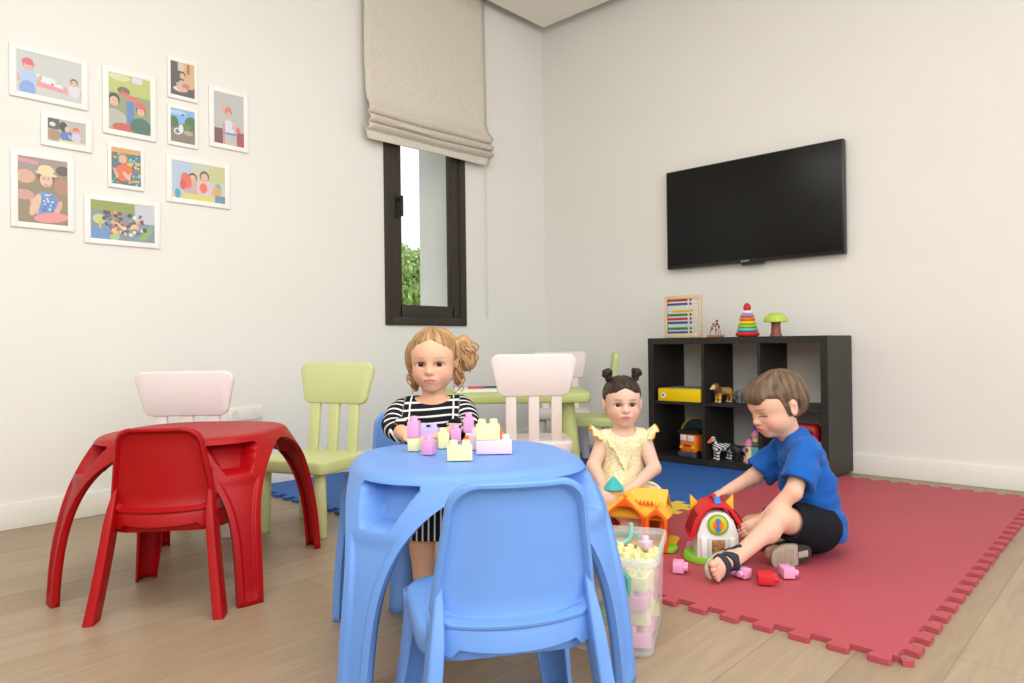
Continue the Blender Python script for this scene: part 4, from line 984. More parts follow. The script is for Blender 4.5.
p = Mt @ Vector((-.065, -.02, .199))
block('amber block lying on top of the toys at the left of the clear tub', p, A0+R(20), 1, 2, cY, .03, 'toy blocks inside the clear tub')
p = Mt @ Vector((.06, .075, .199))
block('pale rose single-stud block on top of the toys in the clear tub', p, A0+R(35), 1, 1, cPd, .02, 'toy blocks inside the clear tub')

# ================================================================ white toy barn with a red roof
hc = W(.672, 2.375)
hs = thing('toy_barn', 'white toy barn with a red roof and a clock face, under the boy\'s hands', 'toy', (hc[0], hc[1], MZ), A0+R(-6))
def arch(hw, z0, zt, n=14, pw=2.4):
    P = [(-hw, z0)]
    zs_ = z0+(zt-z0)*.38
    P.append((-hw, zs_*.0+z0+.0)) if False else None
    for i in range(n+1):
        a = PI-PI*i/n; c_, s_ = math.cos(a), math.sin(a)
        P.append((hw*math.copysign(abs(c_)**(1.25), c_), z0+(zt-z0)*(abs(s_)**(.82))))
    P.append((hw, z0)); return [p for i, p in enumerate(P) if i == 0 or (abs(p[0]-P[i-1][0])+abs(p[1]-P[i-1][1])) > 1e-4]
FX = Matrix.Rotation(PI/2, 4, 'X')            # prism polygons (x, z) extruded along -y
m = MB(); m.lathe([(0, 0), (.10, 0), (.102, .008), (.096, .022), (0, .022)], (-.004, 0, 0), 40, sy=.86); m.build('base', cLg, hs)
m = MB(); m.prism([(-.066, .02), (.066, .02), (.066, .095), (.050, .142), (.028, .165), (0, .170), (-.028, .165), (-.050, .142), (-.066, .095)], -.058, .060, M=FX, bev=.003); m.build('walls', cW, hs)
def roofpoly(o): return [(.092+o, .082), (.074+o, .140), (.044+o*.6, .182+o), (.018, .194+o), (-.018, .194+o), (-.044-o*.6, .182+o), (-.074-o, .140), (-.092-o, .082)]
outer = roofpoly(0); inner = [(x*.86, z-.010 if z > .1 else z) for x, z in outer]
m = MB(); m.prism(outer+inner[::-1], -.068, .070, M=FX, bev=.002); rf_ = m.build('roof', plastic('barn red', '#d61f28'), hs, 40)
for s_ in (-1, 1):
    for k in range(3):
        m = MB(); y_ = -.045+.032*k
        p0, p1 = Vector((s_*.0885, y_, .100)), Vector((s_*.0635, y_, .158)); m.tube([p0, p0.lerp(p1, .5)+Vector((s_*.002, 0, .002)), p1], .0065, 8); m.build('roof_slot', plastic('barn dark red', '#8a1016'), rf_)
for s_ in (-1, 1):
    m = MB(); m.prism([(s_*.046, .176), (s_*.072, .150), (s_*.072, .204)], -.062, -.046, M=FX, bev=.002); m.build('ear_finial', cY, hs)
m = MB(); m.tube([(-.0, -.046, .188), (0, -.042, .202), (0, -.02, .207), (0, .02, .207), (0, .042, .202), (0, .046, .188)], .0075, 10); m.build('carry_handle', plastic('barn red', '#d61f28'), hs)
m = MB(); m.box((0, -.052, .203), (.020, .034, .014), .005, rot=(R(35), 0, 0)); m.build('latch', plastic('barn blue', '#3f7fd0'), hs)
def disc(r, y0, y1, mm, nm, z=.128, par=hs):
    m = MB(); m.cyl((0, y0, z), (0, y1, z), r, seg=32, bev=.001); return m.build(nm, mm, par)
ck = disc(.034, -.058, -.066, plastic('clock rim', '#7fae2a'), 'clock'); disc(.028, -.064, -.0675, plastic('clock face', '#cfc43c'), 'dial', par=ck); disc(.017, -.066, -.069, cO, 'dial', par=ck)
m = MB(); m.box((0, -.070, .128), (.008, .004, .040), .0018); m.cyl((0, -.069, .143), (0, -.073, .143), .0075, seg=16); m.cyl((0, -.069, .113), (0, -.073, .113), .0075, seg=16); m.build('clock_hand', plastic('barn blue', '#3f7fd0'), ck)
m = MB(); m.box((0, -.0625, .052), (.062, .006, .066), .003); m.build('door_frame', plastic('barn pale', '#d9d8d2'), hs)
m = MB(); m.box((0, -.0664, .052), (.042, .002, .054), .0008)
dm = mat('animal sticker', '#9a7048', rough=.4, noise=.75, nscale=90); m.build('door_picture', dm, hs)
for s_ in (-1, 1):
    m = MB(); m.box((s_*.046, -.065, .052), (.020, .014, .068), .005); m.build('pillar', cW, hs)
m = MB(); m.box((.066, -.055, .045), (.032, .034, .026), .006); m.build('button', plastic('barn blue', '#3f7fd0'), hs)

# ================================================================ yellow roofed play house with orange arches
pc_ = W(.452, 2.60)
ph = thing('toy_farmhouse', 'toy house with yellow roof and orange arches beside the girl in yellow', 'toy', (pc_[0], pc_[1], MZ), A0+R(-24))
m_or = plastic('arch orange', '#ef6420'); m_yr = plastic('roof yellow', '#f6b93c')
RZ = Matrix.Rotation(PI/2, 4, 'X')
# floor plate, walls
m = MB(); m.prism(rrect(.29, .15, .03, 5), 0, .012, bev=.003); m.build('floor_plate', plastic('play yellow', '#f2c22c'), ph)
m = MB(); m.prism(rrect(.075, .075, .03, 6, .125, -.085), 0, .016, bev=.004); m.build('step', cLg, ph)
def ridge(x0, x1, y0, y1, ze, zr, t=.008):
    m = MB(); ym = (y0+y1)/2
    poly = [(y0, ze), (ym, zr), (y1, ze), (y1-.004, ze-t), (ym, zr-t*1.3), (y0+.004, ze-t)]
    M = Matrix(((0, 0, 1, 0), (1, 0, 0, 0), (0, 1, 0, 0), (0, 0, 0, 1)))
    m.prism(poly, x0, x1, M=M, bev=.002); return m
ridge(-.145, .115, -.075, .075, .105, .195).build('roof', m_yr, ph)
m = MB()
for x in (-.135, .10): m.box((x, .0, .056), (.012, .12, .09), .003)
m.box((-.02, .058, .056), (.23, .010, .09), .003); m.build('walls', m_or, ph)
def gable(cx, hw, ze, zp, yf, yb, open_hw, open_z, nm):
    tx = .010
    g_ = [(cx-hw, ze), (cx, zp), (cx+hw, ze)]
    m = MB(); m.prism([(cx-hw, ze), (cx, zp), (cx+hw, ze), (cx+hw-.008, ze-.010), (cx, zp-.014), (cx-hw+.008, ze-.010)], -yb, -yf-.012 if False else -yf, M=RZ, bev=.002); rf2 = m.build(nm+'_roof', m_yr, ph)
    a_ = []
    for i in range(13):
        a = PI*i/12; a_.append((cx+open_hw*math.cos(a), open_z-open_hw*.8+open_hw*.8*math.sin(a)))
    m = MB(); m.prism([(cx+hw-.002, .004), (cx+hw-.002, ze-.004), (cx, zp-.005), (cx-hw+.002, ze-.004), (cx-hw+.002, .004), (cx-open_hw, .004)]+a_[::-1]+[(cx+open_hw, .004)], -yf-.0, -yf+.016, M=RZ, bev=.002); m.build(nm+'_arch', m_or, ph)
    m = MB(); m.ell((cx, yf+.004, zp+.006), (.010, .010, .013), 14); m.build('finial', m_yr, ph)
gable(-.020, .080, .108, .180, -.088, .0, .060, .145, 'large_gable')
gable(.098, .040, .118, .158, -.115, .0, .026, .128, 'small_gable')
m = MB(); m.lathe([(.0, 0), (.02, .0), (.024, .003), (.024, .007), (.014, .010), (.011, .007), (.0, .007)], seg=24, M=Matrix.Translation((-.045, .050, .085)) @ Matrix.Rotation(PI/2, 4, 'X')); m.build('flower_wheel', cR, ph)
m = MB(); m.lathe([(0, .0), (.036, .0), (.041, .005), (.036, .010), (.006, .048), (0, .05)], (-.085, -.01, .182), 28); m.build('turret_roof', plastic('turret teal', '#3fb4b2'), ph)
m = MB(); m.cyl((-.085, -.01, .155), (-.085, -.01, .185), .026, seg=24); m.build('turret', m_yr, ph)
m = MB()
for k in range(5): m.tube([(.006+.014*k, -.052+.0, .146-.0), (.010+.014*k, -.046, .158), (.014+.014*k, -.052, .146)], .0042, 6)
m.build('roof_motif', m_or, ph)
# ================================================================ children
m_skin = vcol_mat('skin', rough=.5, spec=.35, sss=.12)
m_hair = vcol_mat('hair', rough=.45, spec=.35)
m_cloth = vcol_mat('printed cotton', rough=.9, spec=.15, bump=.25, bscale=900, sheen=.1)
m_white = mat('eye white', '#d3cac2', rough=.2, noise=0); m_pupil = mat('pupil', '#0c0908', rough=.08, noise=0)
def head_M(c, yaw=0., pitch=0., roll=0., s=1.):
    return Matrix.Translation(c) @ Euler((pitch, roll, yaw), 'XYZ').to_matrix().to_4x4() @ Matrix.Scale(s, 4)
def add_head(F, M, eyes=True):
    F.M = M
    F.ell((0, .012, .026), (.0675, .085, .071), k=.01)
    F.ell((0, -.020, -.026), (.050, .056, .060), k=.035)
    F.ell((0, -.034, .030), (.050, .044, .044), k=.03)
    for s_ in (-1, 1):
        F.ell((s_*.028, -.041, -.031), (.024, .027, .024), k=.022)
        F.ell((s_*.031, -.014, -.038), (.021, .030, .024), k=.02)
    F.ell((0, -.056, -.066), (.019, .017, .015), k=.018)
    F.ell((0, -.072, -.043), (.022, .010, .016), k=.014)
    for s_ in (-1, 1): F.ell((s_*.0272, -.082, .001), (.017, .013, .0095), k=.010, op='s')
    F.cone((0, -.070, .006), (0, -.082, -.017), .0055, .0075, k=.012)
    F.ell((0, -.0855, -.0205), (.0085, .0085, .0072), k=.007)
    for s_ in (-1, 1): F.ell((s_*.0085, -.079, -.0225), (.0062, .0065, .0055), k=.005)
    F.ell((0, -.0795, -.0415), (.0165, .0075, .0042), k=.005)
    F.ell((0, -.0785, -.0490), (.0135, .0075, .0048), k=.005)
    F.ell((0, -.0885, -.0450), (.0165, .006, .0011), k=.0025, op='s')
    if eyes:
        for s_ in (-1, 1): F.ell((s_*.0272, -.0735, .0005), (.0145, .017, .0071), k=.0025, op='s')
    for s_ in (-1, 1):
        F.ell((s_*.068, .014, -.008), (.0075, .0165, .025), rot=(0, s_*.18, s_*.35), k=.007)
        F.ell((s_*.076, .008, -.006), (.005, .009, .014), rot=(0, s_*.18, s_*.35), k=.004, op='s')
    F.M = Matrix.Identity(4)
def local(M, P):
    Mi = np.array(M.inverted()); return P @ Mi[:3, :3].T+Mi[:3, 3]
def skin_col(M, base, lip, brow, blush, eyes=True, browa=.6):
    base, lip, brow, blush = [np.array(lin(c)) for c in (base, lip, brow, blush)]
    def f(P):
        L = local(M, P); x, y, z = np.abs(L[:, 0]), L[:, 1], L[:, 2]
        o = np.tile(base, (len(P), 1)); face = (y < -.035) & (np.abs(z) < .12) & (x < .09)
        def blend(w, c):
            w = np.where(face, np.clip(w, 0, 1), 0)[:, None]; o[:] = o*(1-w)+c*w
        blend(.5*np.exp(-((x-.037)/.018)**2-((z+.034)/.016)**2), blush)
        blend(.25*np.exp(-(x/.011)**2-((z+.021)/.008)**2), blush)
        zl = z+.0452+.0016*np.cos(x/.0165*PI)*0
        e = (x/.0178)**2+(zl/(.0085-.0025*(x/.0178)**2*0))**2
        blend(1.25-e*.9, lip)
        blend(.75*np.exp(-(zl/.0011)**2)*(x < .0165), lip*.35)
        bz = .0205-3.2*(x-.028)**2
        blend(browa*np.exp(-((z-bz)/.0028)**2)*(1/(1+np.exp((np.abs(x-.0272)-.015)/.0015))), brow)
        if eyes:
            e = ((x-.0272)/.0155)**2+((z-.0005)/.0079)**2
            blend(.85*np.exp(-((e-1.05)/.22)**2)*(z > -.0005), brow*.35)
            blend(.25*np.exp(-((e-1.1)/.3)**2)*(z < 0), lip*.6)
        else:
            blend(1.0*np.exp(-((z+.004+3*(x-.0272)**2*-1)/.0020)**2)*(np.abs(x-.0272) < .0155), brow*.4)
        blend(.6*np.exp(-((x-.0065)/.0026)**2-((z+.0265)/.0016)**2)*(y < -.075), lip*.35)
        return np.clip(o, 0, 1)
    return f
def add_eyes(root, M, iris, look=(0, 0)):
    irm = mat('iris '+iris, iris, rough=.15, noise=.15, nscale=400)
    for s_ in (-1, 1):
        b = bmesh.new(); bmesh.ops.create_uvsphere(b, u_segments=36, v_segments=24, radius=.0132)
        bmesh.ops.rotate(b, matrix=Matrix.Rotation(PI/2, 3, 'X'), verts=b.verts)
        d = Vector((look[0], -1, look[1])).normalized()
        for f in b.faces:
            a = f.calc_center_median().normalized().angle(d)
            f.material_index = 2 if a < .30 else 1 if a < .60 else 0
        bmesh.ops.transform(b, matrix=M @ Matrix.Translation((s_*.0272, -.0545, .0005)), verts=b.verts)
        me = bpy.data.meshes.new('eye'); b.to_mesh(me); b.free(); finish(me, [m_white, irm, m_pupil], 180); link(bpy.data.objects.new('eye', me), root)
def hand(F, w, d, n, sgn, s=1., curl=.5, spread=.12, thumb=.7):
    """w wrist, d finger direction, n back-of-hand normal, sgn thumb side"""
    w, d, n = Vector(w), Vector(d).normalized(), Vector(n); n = (n-d*n.dot(d)).normalized(); x = d.cross(n)*sgn
    Rm = Matrix((x, d, n)).transposed()
    F.ell(w+d*.026*s, (.0215*s, .029*s, .0115*s), rot=Rm, k=.012*s)
    for i, (off, ln) in enumerate(((.0155, .036), (.0055, .041), (-.0050, .038), (-.0150, .030))):
        b = w+d*.044*s+x*off*s; dd = (d+x*off*spread*8).normalized()
        c1, c2 = curl*.55, curl*1.3
        p1 = b+(dd*math.cos(c1)-n*math.sin(c1))*ln*.48*s; p2 = p1+(dd*math.cos(c2)-n*math.sin(c2))*ln*.52*s
        F.cone(b-d*.012*s, b, .0060*s, .0060*s, k=.004*s); F.cone(b, p1, .0060*s, .0055*s, k=.0018*s); F.cone(p1, p2, .0055*s, .0047*s, k=.0018*s)
    tb_ = w+d*.014*s+x*.016*s; t1 = tb_+(x*.75+d*.55-n*.25*thumb).normalized()*.022*s; t2 = t1+(x*.25+d*.9-n*.45*thumb).normalized()*.020*s
    F.cone(tb_, t1, .0078*s, .0066*s, k=.006*s); F.cone(t1, t2, .0064*s, .0052*s, k=.003*s)
def strands(L, n, seed, c=(0, .02, .06)):
    """streak pattern running away from the crown"""
    q = L-np.array(c); r = np.random.default_rng(seed)
    ph = np.arctan2(q[:, 0], q[:, 1]); el = np.arctan2(q[:, 2], np.hypot(q[:, 0], q[:, 1]))
    o = 0
    for i in range(5): o = o+np.sin(ph*(n*(.6+.35*i))+3*np.sin(el*2+i)+r.random()*6)*(.5 if i > 2 else .8)
    return o/3
def hair_col(M, c1, c2, n, seed, crown=(0, .02, .06)):
    a, b = np.array(lin(c1)), np.array(lin(c2))
    def f(P):
        L = local(M, P); t = np.clip(.5+.55*strands(L, n, seed, crown)+.15*folds(L, 1, 60, seed), 0, 1)[:, None]
        return a*(1-t)+b*t
    return f

# ---------------------------------------------------------------- boy in blue
ox, oy = 1.03, 2.45
def B(r, q, z): return (r-ox, q-oy, z)
bw = W(ox, oy)
boy = thing('person', 'small boy in a blue t-shirt and black shorts sitting on the red mat, looking down', 'person', (bw[0], bw[1], 0), A0)
zb = MZ
HM = head_M(B(.903, 2.425, .519), yaw=R(-76), pitch=0) @ Euler((R(21), 0, 0)).to_matrix().to_4x4() @ Matrix.Scale(1.09, 4)
F = SDF((-.46, -.36, .012), (.16, .24, .68), .0023)
F.cone(B(1.040, 2.43, .105), B(1.015, 2.435, .21), .076, .070, k=.03); F.cone(B(1.015, 2.435, .21), B(.988, 2.43, .335), .070, .064, k=.03)
F.cone(B(.985, 2.352, .368), B(.975, 2.51, .360), .036, k=.03)
F.cone(B(.975, 2.432, .375), B(.93, 2.428, .46), .039, .036, k=.02)
lsh, lel, lwr = B(.968, 2.338, .368), B(.893, 2.262, .258), B(.797, 2.282, .160)
rsh, rel, rwr = B(.955, 2.522, .355), B(.852, 2.520, .258), B(.742, 2.462, .222)
for a, e, w in ((lsh, lel, lwr), (rsh, rel, rwr)):
    F.cone(a, e, .033, .027, k=.02); F.cone(e, w, .0275, .0185, k=.01)
hand(F, lwr, (-.72, .10, -.36), (-.2, -.95, .3), -1, 1.0, curl=.55, spread=.2)
hand(F, rwr, (-.85, -.42, -.12), (-.1, .2, .95), 1, 1.0, curl=.55)
# legs
lh, lk, la = B(1.02, 2.385, .108), B(.842, 2.248, .178), B(.676, 2.180, .068)
rh, rk, ra = B(1.02, 2.50, .10), B(.845, 2.510, .082), B(.922, 2.325, .062)
F.cone(lh, lk, .062, .0385, k=.02); F.cone(lk, la, .0365, .0215, k=.012); F.ell(tuple(np.array(lk)*.72+np.array(la)*.28+np.array((.008, .0, -.008))), (.031, .031, .032), k=.02)
F.cone(rh, rk, .062, .042, k=.02); F.cone(rk, ra, .040, .024, k=.012)
# left foot: rolled outward, big toe up, sole to the left
ft = Vector((-.62, -.76, -.12)).normalized(); fn = Vector((-.76, .60, -.12)); fn = (fn-ft*fn.dot(ft)).normalized(); fl_ = ft.cross(fn); fl_ = fl_ if fl_.z > 0 else -fl_
heel = Vector(la)+fn*.018-ft*.012
def fp(t, l, n): return tuple(heel+ft*t+fl_*l+fn*n)
Rf = Matrix((ft, fl_, fn)).transposed()
def foot_prims(F, grow=0.):
    F.ell(fp(.0, 0, -.002), (.027+grow, .025+grow, .022+grow), rot=Rf, k=.012)
    F.cone(fp(.0, 0, -.004), fp(.065, .002, .0), .0225+grow, .020+grow, k=.015)
    F.ell(fp(.072, .001, .002), (.030+grow, .034+grow, .017+grow), rot=Rf, k=.012)
foot_prims(F)
for l, t, r_ in ((.023, .112, .0112), (.0085, .116, .0088), (-.0045, .112, .0082), (-.0165, .106, .0078), (-.0275, .098, .0074)):
    F.cone(fp(.080, l*.95, .003), fp(t, l, .005), r_*.9, r_, k=.003); F.ell(fp(t, l, .004), r_*1.08, k=.002)
# right foot tucked under, sole to the lens
gt_ = Vector((-.98, -.10, -.14)).normalized(); gn = Vector((-.08, -.96, -.22)); gn = (gn-gt_*gn.dot(gt_)).normalized(); gl = gt_.cross(gn)
gh = Vector(ra)+gn*.004
F.cone(tuple(gh), tuple(gh+gt_*.085), .024, .022, k=.012)
add_head(F, HM, eyes=False)
skin_mesh('body', F.mesh(), m_skin, boy, col=skin_col(HM, '#e3b59c', '#c8776c', '#7a5a42', '#dd8f7c', eyes=False, browa=.6))
# hair: short, swept down to the front
F = SDF((-.30, -.20, .42), (.06, .13, .69), .0026)
F.M = HM
F.ell((0, .018, .036), (.0725, .093, .074), k=.01); F.ell((0, -.029, .051), (.056, .051, .045), k=.02); F.ell((0, .052, .0), (.060, .055, .055), k=.02)
F.ell((0, -.060, .057), (.047, .027, .023), rot=(R(30), 0, 0), k=.015); F.ell((0, .022, -.004), (.0690, .064, .054), k=.015)
F.ell((0, -.088, -.024), (.092, .056, .064), k=.008, op='s'); F.ell((0, -.054, -.06), (.12, .055, .056), k=.008, op='s')
for s_ in (-1, 1): F.ell((s_*.066, -.052, .026), (.026, .022, .022), k=.014, op='s'); F.cone((s_*.064, .002, .005), (s_*.064, .000, -.024), .010, .004, k=.008)
for s_ in (-1, 1): F.ell((s_*.082, .020, -.008), (.030, .024, .031), k=.006, op='s')
F.box((0, .08, -.098), (.1, .09, .045), k=.01, op='s')
F.M = Matrix.Identity(4)
F.displace(lambda P: -.0030*strands(local(HM, P), 15, 3, (0, .05, .07))-.0014*strands(local(HM, P), 37, 13, (0, .05, .07))+.0008*folds(P, 1, 60, 3))
skin_mesh('hair', F.mesh(), m_hair, boy, col=hair_col(HM, '#463425', '#7d654d', 21, 4, (0, .05, .07)))
# t-shirt
F = SDF((-.22, -.28, .06), (.16, .24, .46), .0032)
F.cone(B(1.048, 2.437, .100), B(1.018, 2.435, .22), .090, .085, k=.03); F.cone(B(1.018, 2.435, .22), B(.988, 2.43, .340), .085, .078, k=.03)
F.cone(B(.985, 2.355, .370), B(.975, 2.51, .362), .045, k=.03)
F.cone(B(.980, 2.432, .36), B(.960, 2.43, .400), .058, .048, k=.02)
for a, e in ((lsh, lel), (rsh, rel)):
    a, e = np.array(a), np.array(e); F.cone(tuple(a), tuple(a+(e-a)*.4), .049, .050, k=.02); F.cyl(tuple(a+(e-a)*.2), tuple(a+(e-a)*.80), .049, .054, k=.012)
    F.cyl(tuple(a+(e-a)*.72), tuple(a+(e-a)*.9), .044, .049, k=.003, op='s')
F.ell(B(.933, 2.428, .440), (.060, .058, .040), rot=(0, R(-30), 0), k=.006, op='s')
F.box(B(1.06, 2.44, .018), (.25, .25, .040), rot=(0, R(10), 0), k=.004, op='s')
F.displace(lambda P: folds(P*np.array((1, 1, .6)), .0085, 17, 2)+folds(P*np.array((.6, 1, 1)), .004, 42, 31)+folds(P*np.array((.7, 1, 1.3)), .002, 38, 21))
skin_mesh('t_shirt', F.mesh(), mat('blue jersey', '#1d5db0', rough=.85, spec=.15, noise=.05, nscale=40, bump=.25, bscale=900, sheen=.1), boy)
m = MB(); a = np.array(B(.918, 2.400, .300)); m.ell(tuple(a), (.0035, .004, .011), 10); m.ell(tuple(a+np.array((-.001, -.006, .0))), (.003, .006, .004), 10); m.build('chest_emblem', mat('navy print', '#0e2f66', rough=.8), boy)
F = SDF((-.25, -.24, .012), (.16, .24, .24), .0032)
F.cone(B(1.035, 2.44, .108), B(1.03, 2.44, .15), .090, .082, k=.02)
for h_, k_, t_ in ((lh, lk, .80), (rh, rk, .70)):
    h_, k_ = np.array(h_), np.array(k_); F.cone(tuple(h_), tuple(h_+(k_-h_)*.4), .076, .068, k=.03); F.cyl(tuple(h_), tuple(h_+(k_-h_)*t_), .076, .060, k=.02); F.cyl(tuple(h_+(k_-h_)*(t_-.08)), tuple(h_+(k_-h_)*(t_+.1)), .052, .052, k=.003, op='s')
F.clip(2, zb+.0005); F.displace(lambda P: folds(P, .0025, 20, 5)*(P[:, 2] > zb+.012))
skin_mesh('shorts', F.mesh(), mat('black cotton', '#1c1d24', rough=.9, spec=.15, noise=.08, nscale=40, bump=.25, bscale=900), boy)
# sandals
m_sole = mat('sandal sole', '#b7ab97', rough=.8, noise=.05, bump=.3, bscale=300); m_strap = mat('navy strap', '#2a2f3c', rough=.8, noise=.06, bump=.2, bscale=600)
def sole_poly(L, w0, w1, n=40):
    P = []
    for i in range(n):
        a = 2*PI*i/n; t = .5-.5*math.cos(a); hw = (w0+(w1-w0)*sstep(.1, .75, t))
        P.append((L*t, (1 if a < PI else -1)*hw*abs(math.sin(a))**.62))
    return P
Ms = Matrix((( ft.x, fl_.x, fn.x, 0), (ft.y, fl_.y, fn.y, 0), (ft.z, fl_.z, fn.z, 0), (0, 0, 0, 1))).copy()
M4 = Matrix.Translation(Vector(fp(-.030, 0, .018))) @ Ms
sd = bpy.data.objects.new('sandal', None); link(sd, boy)
m = MB(); m.prism(sole_poly(.156, .026, .034), 0, .011, M=M4, bev=.002); m.build('sole', m_sole, sd)
for lo_, hi_, nm in ((.020, .038, 'strap'), (.052, .078, 'strap'), (-.03, -.006, 'heel_strap')):
    F2 = SDF(tuple(np.array(fp(.03, 0, 0))-.11), tuple(np.array(fp(.03, 0, 0))+.11), .0024); foot_prims(F2, .0052)
    F2.cone(la, tuple(Vector(la)+(Vector(lk)-Vector(la)).normalized()*.03), .030, .030, k=.01)
    c0 = np.array(fp(0, 0, 0)); dv = np.array(ft); dn = np.array(fn)
    X = F2.ax[0][:, None, None]-c0[0]; Y = F2.ax[1][None, :, None]-c0[1]; Z = F2.ax[2][None, None, :]-c0[2]
    al = X*dv[0]+Y*dv[1]+Z*dv[2]; nn = X*dn[0]+Y*dn[1]+Z*dn[2]
    F2.f = np.maximum(np.maximum(F2.f, np.maximum(lo_-al, al-hi_)), np.maximum(nn-.019, -.040-nn)).astype(np.float32)
    skin_mesh(nm, F2.mesh(), m_strap, sd)
sd2 = bpy.data.objects.new('sandal', None); link(sd2, boy)
Ms = Matrix(((gt_.x, gl.x, gn.x, 0), (gt_.y, gl.y, gn.y, 0), (gt_.z, gl.z, gn.z, 0), (0, 0, 0, 1)))
M4 = Matrix.Translation(gh-gt_*.032+gn*.026) @ Ms
m = MB(); m.prism(sole_poly(.136, .033, .044), 0, .013, M=M4, bev=.002)
for k in range(8): m.box((.062+.0075*k, 0, .0135), (.0028, .062-.004*abs(k-3), .003), .0008, 1, M=M4)
m.build('sole', m_sole, sd2)
m = MB(); m.prism([(x, y) for x, y in sole_poly(.136, .0335, .0445) if x < .050], -.001, .0142, M=M4, bev=.002); m.build('heel_guard', mat('grey black leather', '#33332f', rough=.7, noise=.1), sd2)
m = MB(); m.box((.030, 0, .0145), (.034, .022, .004), .0015, M=M4); m.build('heel_pad', m_sole, sd2)
F = SDF(tuple(np.array(gh)-.12), tuple(np.array(gh)+.12), .003)
F.cone(tuple(gh), tuple(gh+gt_*.080), .031, .030, k=.01); F.cone(tuple(gh-gt_*.012), tuple(gh-gt_*.005-gn*.03), .034, .032, k=.01)
X = F.ax[0][:, None, None]-gh.x; Y = F.ax[1][None, :, None]-gh.y; Z = F.ax[2][None, None, :]-gh.z
nn = X*gn.x+Y*gn.y+Z*gn.z; al = X*gt_.x+Y*gt_.y+Z*gt_.z
F.f = np.maximum(F.f, np.maximum(nn-.026, al-.060)).astype(np.float32); F.clip(2, zb+.001)
skin_mesh('upper', F.mesh(), mat('grey black leather', '#33332f', rough=.7, noise=.1), sd2)

# ---------------------------------------------------------------- girl in yellow
ox2, oy2 = .432, 2.82
gw = W(ox2, oy2)
gy = thing('person', 'little girl in a yellow frilled dress with two dark hair buns sitting on the mat', 'person', (gw[0], gw[1], 0), A0)
HM2 = head_M((.003, -.012, .503), yaw=R(0), pitch=R(2), s=1.05)
F = SDF((-.20, -.40, .012), (.20, .13, .64), .0025)
F.cone((0, 0, .10), (0, -.005, .20), .078, .072, k=.03); F.cone((0, -.005, .20), (.006, -.012, .335), .072, .060, k=.03)
F.cone((-.062, -.008, .362), (.074, -.008, .364), .034, k=.03); F.cone((.005, -.008, .36), (.004, -.004, .45), .038, .034, k=.02)
A_ = [((-.072, -.006, .358), (-.118, -.045, .262), (-.095, -.155, .205)), ((.086, -.006, .360), (.112, -.080, .255), (.022, -.185, .212))]
for a, e, w in A_: F.cone(a, e, .031, .026, k=.02); F.cone(e, w, .0265, .018, k=.01)
hand(F, A_[0][2], (.25, -.8, -.25), (-.3, 0, .95), -1, .92, curl=.5); hand(F, A_[1][2], (-.9, -.38, -.12), (0, -.3, .95), -1, .92, curl=.5)
for s_ in (-1, 1):
    F.cone((s_*.05, -.01, .095), (s_*.085, -.19, .165), .060, .042, k=.02); F.cone((s_*.085, -.19, .165), (-s_*.030, -.215, .050), .038, .026, k=.01)
    F.cone((-s_*.032, -.215-.03*(s_+1)/2, .042), (-s_*.105, -.205-.03*(s_+1)/2, .034), .022, .020, k=.01)
    for i in range(5): F.cone((-s_*.105, -.205-.03*(s_+1)/2+(i-2)*.0095, .033), (-s_*(.124-.003*abs(i-2)), -.205-.03*(s_+1)/2+(i-2)*.010, .032), .0062, .0058, k=.002)
add_head(F, HM2)
F.clip(2, zb+.0005)
skin_mesh('body', F.mesh(), m_skin, gy, col=skin_col(HM2, '#e6bda8', '#c87e74', '#4a3426', '#de9686', browa=.6))
add_eyes(gy, HM2, '#3f3328')
F = SDF((-.11, -.11, .42), (.12, .12, .66), .0026)
F.M = HM2
F.ell((0, .017, .032), (.0725, .090, .073), k=.01); F.ell((0, -.032, .052), (.053, .048, .040), k=.02)
F.ell((0, -.098, -.016), (.063, .064, .083), k=.006, op='s'); F.ell((0, -.02, -.075), (.12, .08, .065), k=.01, op='s')
for s_ in (-1, 1): F.ell((s_*.080, .010, -.014), (.028, .022, .028), k=.006, op='s')
F.box((0, .08, -.08), (.1, .1, .035), k=.01, op='s')
F.M = Matrix.Identity(4)
F.displace(lambda P: -.0012*strands(local(HM2, P), 15, 5, (0, .0, .11))); 
def part_line(P):
    L = local(HM2, P); return .0035*np.exp(-(L[:, 0]/.0035)**2)*(L[:, 2] > .03)
F.displace(part_line)
skin_mesh('hair', F.mesh(), m_hair, gy, col=hair_col(HM2, '#1d1410', '#46342a', 15, 6, (0, 0, .11)))
for s_ in (-1, 1):
    F = SDF(tuple(np.array(HM2 @ Vector((s_*.056, .012, .112)))-.045), tuple(np.array(HM2 @ Vector((s_*.056, .012, .112)))+.045), .0022)
    F.M = HM2; F.ell((s_*.056, .012, .115), (.021, .019, .0165), rot=(0, s_*.5, 0)); F.cone((s_*.05, .012, .09), (s_*.054, .012, .11), .013, .012)
    F.M = Matrix.Identity(4); cB_ = HM2 @ Vector((s_*.056, .012, .116))
    F.displace(lambda P: .0018*np.sin(np.arctan2(P[:, 2]-cB_[2], P[:, 0]-cB_[0])*3+np.linalg.norm(P-np.array(cB_), axis=1)*500))
    bn = skin_mesh('hair_bun', F.mesh(), m_hair, gy, col=lambda P: hair_col(HM2, '#16100d', '#3c2c24', 22, 7, (s_*.056, .012, .116))(P))
    m = MB(); t = HM2 @ Vector((s_*.0525, .012, .100)); m.tube([(t.x+.015*math.cos(2*PI*i/16), t.y+.015*math.sin(2*PI*i/16), t.z) for i in range(16)], .003, 6, True); m.build('hair_tie', mat('dark tie', '#2c2430', rough=.8), bn)
